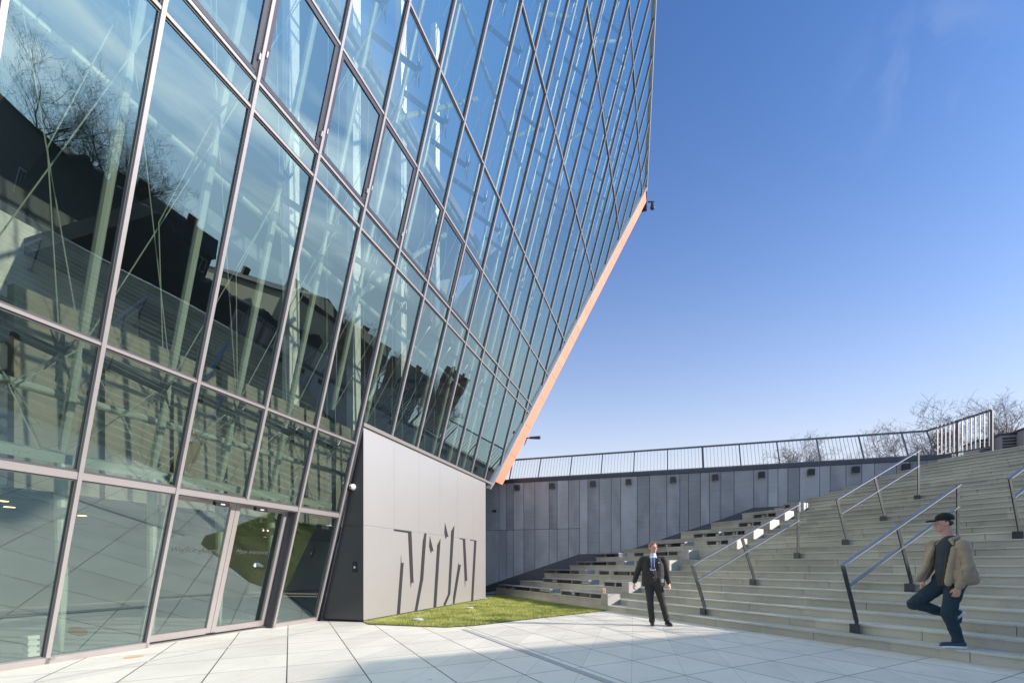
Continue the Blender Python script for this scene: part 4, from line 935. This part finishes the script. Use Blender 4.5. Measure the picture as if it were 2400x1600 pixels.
for h0, h1 in ((.05, hseam - gp_), (hseam + gp_, BH)):
    b = MB(); q = lambda h, e: BL(SB0 - e, h, -max(lean_h(h) - .06, .01)); b.hexa([BL(SB0, h0, -.004), q(h0, 0), q(h0, .006), BL(SB0 - .006, h0, -.004), BL(SB0, h1, -.004), q(h1, 0), q(h1, .006), BL(SB0 - .006, h1, -.004)]); b.build('shaded_side_panel', M['shade_clad'], blk)
b = MB(); b.hexa([BL(SB0 + .03, 0, -.03), BL(SB1 - .03, 0, -.03), BL(SB1 - .03, 0, -1.1), BL(SB0 + .03, 0, -1.1), BL(SB0 + .03, .06, -.03), BL(SB1 - .03, .06, -.03), BL(SB1 - .03, .06, -1.1), BL(SB0 + .03, .06, -1.1)]); b.build('plinth', M['slot'], blk)
b = MB(); wedge(b, SB0 + .02, SB1 - .02, hseam - .02, hseam + .02); 
b = MB(); strip(b, 3.88, .0, 3.88, 4.66, .05, -.05, .04); b.build('corner_trim', M['sash'], blk)
Z6 = lambda q: (840 + q[0] / 6.031, 1200 + q[1] / 6.031)
shapes = [[(500, 235), (748, 268), (778, 993), (750, 990), (738, 1060), (733, 985), (700, 290), (500, 260)],
 [(600, 605), (606, 712), (638, 712), (583, 1462), (540, 1468), (598, 700)],
 [(933, 293), (960, 297), (915, 940), (825, 1415), (787, 1420), (870, 955), (908, 410)],
 [(1008, 335), (1060, 545), (1035, 548), (1023, 578), (998, 480)],
 [(1160, 370), (1097, 1367), (1057, 1370), (1112, 465)],
 [(1222, 145), (1270, 342), (1248, 345), (1233, 378), (1213, 290)],
 [(1356, 182), (1297, 1150), (1215, 1345), (1200, 1300), (1265, 1155), (1310, 265)],
 [(1414, 708), (1418, 738), (1446, 738), (1350, 1322), (1333, 1325), (1338, 1190), (1410, 735)],
 [(1430, 362), (1508, 375), (1538, 965), (1512, 965), (1505, 1058), (1475, 385), (1430, 377)],
 [(1578, 385), (1668, 398), (1620, 1270), (1590, 1275), (1635, 405), (1578, 397)]]
for pg in shapes:
    pts = [BL(*bface(*Z6(q)), .003) for q in pg]; b = MB(); b.prism(pts, o * .004); b.build('letter_slot_shade', M['slot_shade'], blk)  # dark slabs stand for the shade inside the cut letter slots
# intercom and dome camera on the shaded side of the block
def side_pt(x, y):
    B = P0 + u * SB0; q = (x - HX) / FX; d = (q * B.y - B.x) / (o.x - q * o.y); z = B.y + o.y * d
    return B + o * d - u * .008 + V((0, 0, CH + (HY - y) / FX * z))
p = side_pt(832.5, 1328); b = MB(); b.obox(p - o * .055 - V((0, 0, .12)), -u * .02, o * .11, V((0, 0, .24))); ic = b.build('intercom', M['black']); props(ic, 'small black intercom panel on the dark side of the clad block', 'intercom')
b = MB(); b.obox(p - o * .018 - V((0, 0, .03)) - u * .0205, -u * .004, o * .04, V((0, 0, .05))); b.build('key', M['white'], ic)
b = MB(); b.obox(p - o * .02 + V((0, 0, .06)) - u * .0205, -u * .003, o * .04, V((0, 0, .02))); b.build('speaker', M['sash'], ic)
p = side_pt(829, 1140.7); b = MB(); b.tube(p, p - u * .05, .075, .06, 18); b.sphere(p - u * .07, .055, 12); dc = b.build('dome_camera', M['white'], smooth=False); props(dc, 'round white dome camera high on the dark side of the clad block', 'security camera')
b = MB(); b.sphere(p - u * .10 - V((0, 0, .01)), .03, 10); b.build('lens', M['black'], dc, smooth=True)
# bullet camera on the salmon edge and dome camera at the tip
p = F(14.9, 7.1, .04)
b = MB(); b.tube(p, p + nf * .12 + V((0, 0, .02)), .03, .02, 8); b.tube(p, p - m * .35 - u * .1, .025, .012, 8); bc = b.build('bullet_camera', M['steel']); props(bc, 'dark bullet camera on a bracket on the salmon edge of the tower', 'security camera')
b = MB(); q = p + nf * .12 + V((0, 0, .03)); b.tube(q, q + w * .48 - V((0, 0, .03)), .05, .075, 12); b.build('camera_body', M['steel'], bc)
b = MB(); q = tip + V((.05, 0, .0)); b.bar(q, q + V((.42, 0, 0)), V((0, .03, 0)), V((0, 0, .03))); b.tube(q + V((.30, 0, 0)), q + V((.30, 0, -.3)), .07, .11, 12); b.sphere(q + V((.30, 0, -.36)), .15, 12); tc_ = b.build('dome_camera', M['steel']); props(tc_, 'dark dome camera hanging at the tip of the salmon edge', 'security camera')

# ------------------------------------------------------------------ bare trees
def tree(name, p, h, label, mat, seed, spread=.5, group=None, fine=1.0, cat='tree'):
    rr = random.Random(seed); root = empty(name, p, label, cat, group); tb = MB(); cb = MB()
    def grow(b, a, d, L, r, lev):
        n = 4 if lev < 2 else 3; q = a
        for i in range(n):
            d2 = (d + V((rr.gauss(0, .16), rr.gauss(0, .16), rr.gauss(.02, .10)))).normalized(); e = q + d2 * (L / n); r2 = r * (1 - .38 * (i + 1) / n) if lev < 4 else r * .75
            b.tube(q, e, r, r2, 6 if lev < 2 else (4 if lev < 3 else 3), cap=False); q, d, r = e, d2, r2
            if lev < 5 and i >= (1 if lev == 0 else 0):
                for _ in range(2 if lev in (1, 2, 3) else 2):
                    if rr.random() < (.95 if lev < 3 else .72) * fine:
                        ax = V((rr.gauss(0, 1), rr.gauss(0, 1), rr.gauss(0, .35))).normalized(); dn = (d * (1 - spread) + ax * spread * 1.25 + V((0, 0, .22))).normalized()
                        grow(cb, q, dn, L * rr.uniform(.52, .74), max(r * .62, .006), lev + 1)
    L = h * .36; grow(tb, p, V((rr.gauss(0, .06), rr.gauss(0, .06), 1)).normalized(), L * 1.2, h * .024, 0)
    tb.build('trunk', mat, root, fix=False); cb.build('crown', mat, root, fix=False)
    return root
TR = [(1793, 31, 3.6), (1855, 30, 4.8), (1920, 30, 5.0), (2099, 28, 5.3), (2185, 27, 6.0), (2250, 30, 6.2), (2306, 27, 6.6), (2392, 27, 5.2)]
TN = ['small bare tree behind the fence, farthest left', 'bare tree behind the middle of the fence, left of a close pair', 'bare tree behind the middle of the fence, right of a close pair',
      'bare tree behind the right part of the fence, left of a cluster', 'spreading bare tree behind the bend of the fence', 'bare tree between two others just behind the bend of the fence',
      'tallest bare tree, behind the short upright fence', 'bare tree at the right edge of the picture beyond the ventilation boxes']
for i, (x, d, h) in enumerate(TR):
    tree('bare_tree', V(((x - HX) / FX * d, d, TOP)), h, TN[i], M['bark'], 40 + i, .55, 'bare trees on the street level', .80)
def ray(az, dist, z=TOP): return V((-4 + dist * math.cos(R(az)), 8 + dist * math.sin(R(az)), z))
for i, (az, d, h) in enumerate(((2.6, 58, 13), (6.0, 56, 14), (9.4, 55, 13.0), (12.0, 60, 10), (31.5, 60, 10), (42, 75, 10))):
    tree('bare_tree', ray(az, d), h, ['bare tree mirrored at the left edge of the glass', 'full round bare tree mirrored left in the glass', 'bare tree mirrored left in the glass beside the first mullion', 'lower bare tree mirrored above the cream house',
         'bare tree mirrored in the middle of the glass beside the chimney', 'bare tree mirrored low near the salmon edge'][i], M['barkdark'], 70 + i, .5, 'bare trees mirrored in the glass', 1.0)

# ------------------------------------------------------------------ houses beyond the street (mirrored in the glass, and shading the plaza)
def house(c, ax, L, dp, z0, eave, ridge, wm, rm, label, nwin, fl=2, name='house', chim=2, group='houses across the street'):
    ay = V((0, 0, 1)).cross(ax).normalized(); root = empty(name, c, label, 'house', group)
    P = lambda x, y, z: c + ax * x + ay * y + V((0, 0, z - c.z))
    b = MB(); b.hexa([P(0, 0, z0), P(L, 0, z0), P(L, dp, z0), P(0, dp, z0), P(0, 0, eave), P(L, 0, eave), P(L, dp, eave), P(0, dp, eave)]); b.build('wall', wm, root)
    b = MB(); b.prism([P(-.3, -.4, eave), P(-.3, dp + .4, eave), P(-.3, dp * .5, ridge)], ax * (L + .6)); rf = b.build('roof', rm, root)
    for j in range(chim):
        x = L * (j + .5) / chim; b = MB(); y0 = dp * .35; b.hexa([P(x, y0, eave), P(x + .9, y0, eave), P(x + .9, y0 + .6, eave), P(x, y0 + .6, eave), P(x, y0, ridge + .6), P(x + .9, y0, ridge + .6), P(x + .9, y0 + .6, ridge + .6), P(x, y0 + .6, ridge + .6)]); b.build('chimney', M['redwall'], rf)
    for f_ in range(fl):
        for j in range(nwin):
            x = L * (j + .5) / nwin; zz = z0 + .9 + f_ * (eave - z0 - .4) / fl; wh = min(1.5, (eave - z0) / fl * .5)
            for yy, sg in ((0, -1), (dp, 1)):
                b = MB(); b.hexa([P(x - .5, yy, zz), P(x + .5, yy, zz), P(x + .5, yy + sg * .04, zz), P(x - .5, yy + sg * .04, zz), P(x - .5, yy, zz + wh), P(x + .5, yy, zz + wh), P(x + .5, yy + sg * .04, zz + wh), P(x - .5, yy + sg * .04, zz + wh)]); wf = b.build('window', M['winframe'], root)
                b = MB()
                for q_ in (-.43, .04): b.hexa([P(x + q_, yy + sg * .04, zz + .08), P(x + q_ + .39, yy + sg * .04, zz + .08), P(x + q_ + .39, yy + sg * .05, zz + .08), P(x + q_, yy + sg * .05, zz + .08), P(x + q_, yy + sg * .04, zz + wh - .08), P(x + q_ + .39, yy + sg * .04, zz + wh - .08), P(x + q_ + .39, yy + sg * .05, zz + wh - .08), P(x + q_, yy + sg * .05, zz + wh - .08)])
                b.build('pane', M['winglass'], wf)
    return root
b = MB(); NA, NDp = 90, 8
for i in range(NA + 1):
    az = 1.0 + 27.5 * i / NA; el = 4.9 if az < 11 else 4.9 - (az - 11) / 4 * 3.0 if az < 15 else 1.9
    for j in range(NDp + 1):
        d = 41 + 5 * j / NDp; zt = 6.0 + 44 * math.tan(R(el)); f_ = min(1, j / (NDp * .7)) ** .8
        q = ray(az, d); zz = TOP + (zt - TOP) * f_ + (.9 * noise.noise(V((q.x * .6, q.y * .6, 0))) + .5 * noise.noise(V((q.x * 1.9, q.y * 1.9, 3)))) * f_
        b.v.append((q.x, q.y, zz))
for i in range(NA):
    for j in range(NDp):
        a = i * (NDp + 1) + j; b.f.append((a, a + 1, a + NDp + 2, a + NDp + 1)); b.mi.append(0)
M['scrub'] = surf('dark_scrub', (.035, .034, .022), .95, 0, .5, 1.3, .3, .6, 9)
props(b.build('hillside', M['scrub'], smooth=True), kind='structure', label='dark overgrown bank below the houses, mirrored in the glass')
house(ST(20.6, -16.0, TOP), g, 25, 8.4, TOP, 9.7, 10.7, M['brickdark'], M['roof'], 'long dark two storey house beside the head of the stairs, mirrored at left', 5, 1)
def row(az0, az1, d, el, hw, wm, rm, label, n, fl=2, chim=2):
    a = ray(az0, d); c = ray(az1, d); ax = (c - a).normalized(); ridge = 6.0 + d * math.tan(R(el)); eave = ridge - hw
    # depth points away from the tower, so turn the axis round
    house(c, -ax, (c - a).length, 7.0, TOP, eave, ridge, wm, rm, label, n, fl, chim=chim)
row(7.5, 16, 56, 6.3, 2.2, M['brickdark'], M['roof'], 'dark rendered house mirrored left of the cream house', 5, 2)
house(V((37.4, 25.6, TOP)), V((.996, .087, 0)), 28, 7.0, TOP, 9.9, 11.6, M['beige'], M['roof'], 'cream rendered house mirrored in the middle of the glass', 6, 1)
row(23.3, 29.5, 62, 6.0, 2.2, M['brickdark'], M['roof'], 'olive rendered house mirrored right of the cream house', 5, 2)
row(29.8, 35, 72, 6.3, 3.0, M['brickdark'], M['roof'], 'dark house with a large chimney mirrored in the narrow panes', 4, 2, 1)
row(35.3, 40, 90, 5.6, 3.0, M['brickdark'], M['roof'], 'dark low pitched house mirrored above the clad block', 4, 2)
row(40.6, 43.4, 160, 7.4, 5.0, M['redwall'], M['roofred'], 'tall red gabled house mirrored near the salmon edge', 5, 4)


bpy.context.view_layer.update()
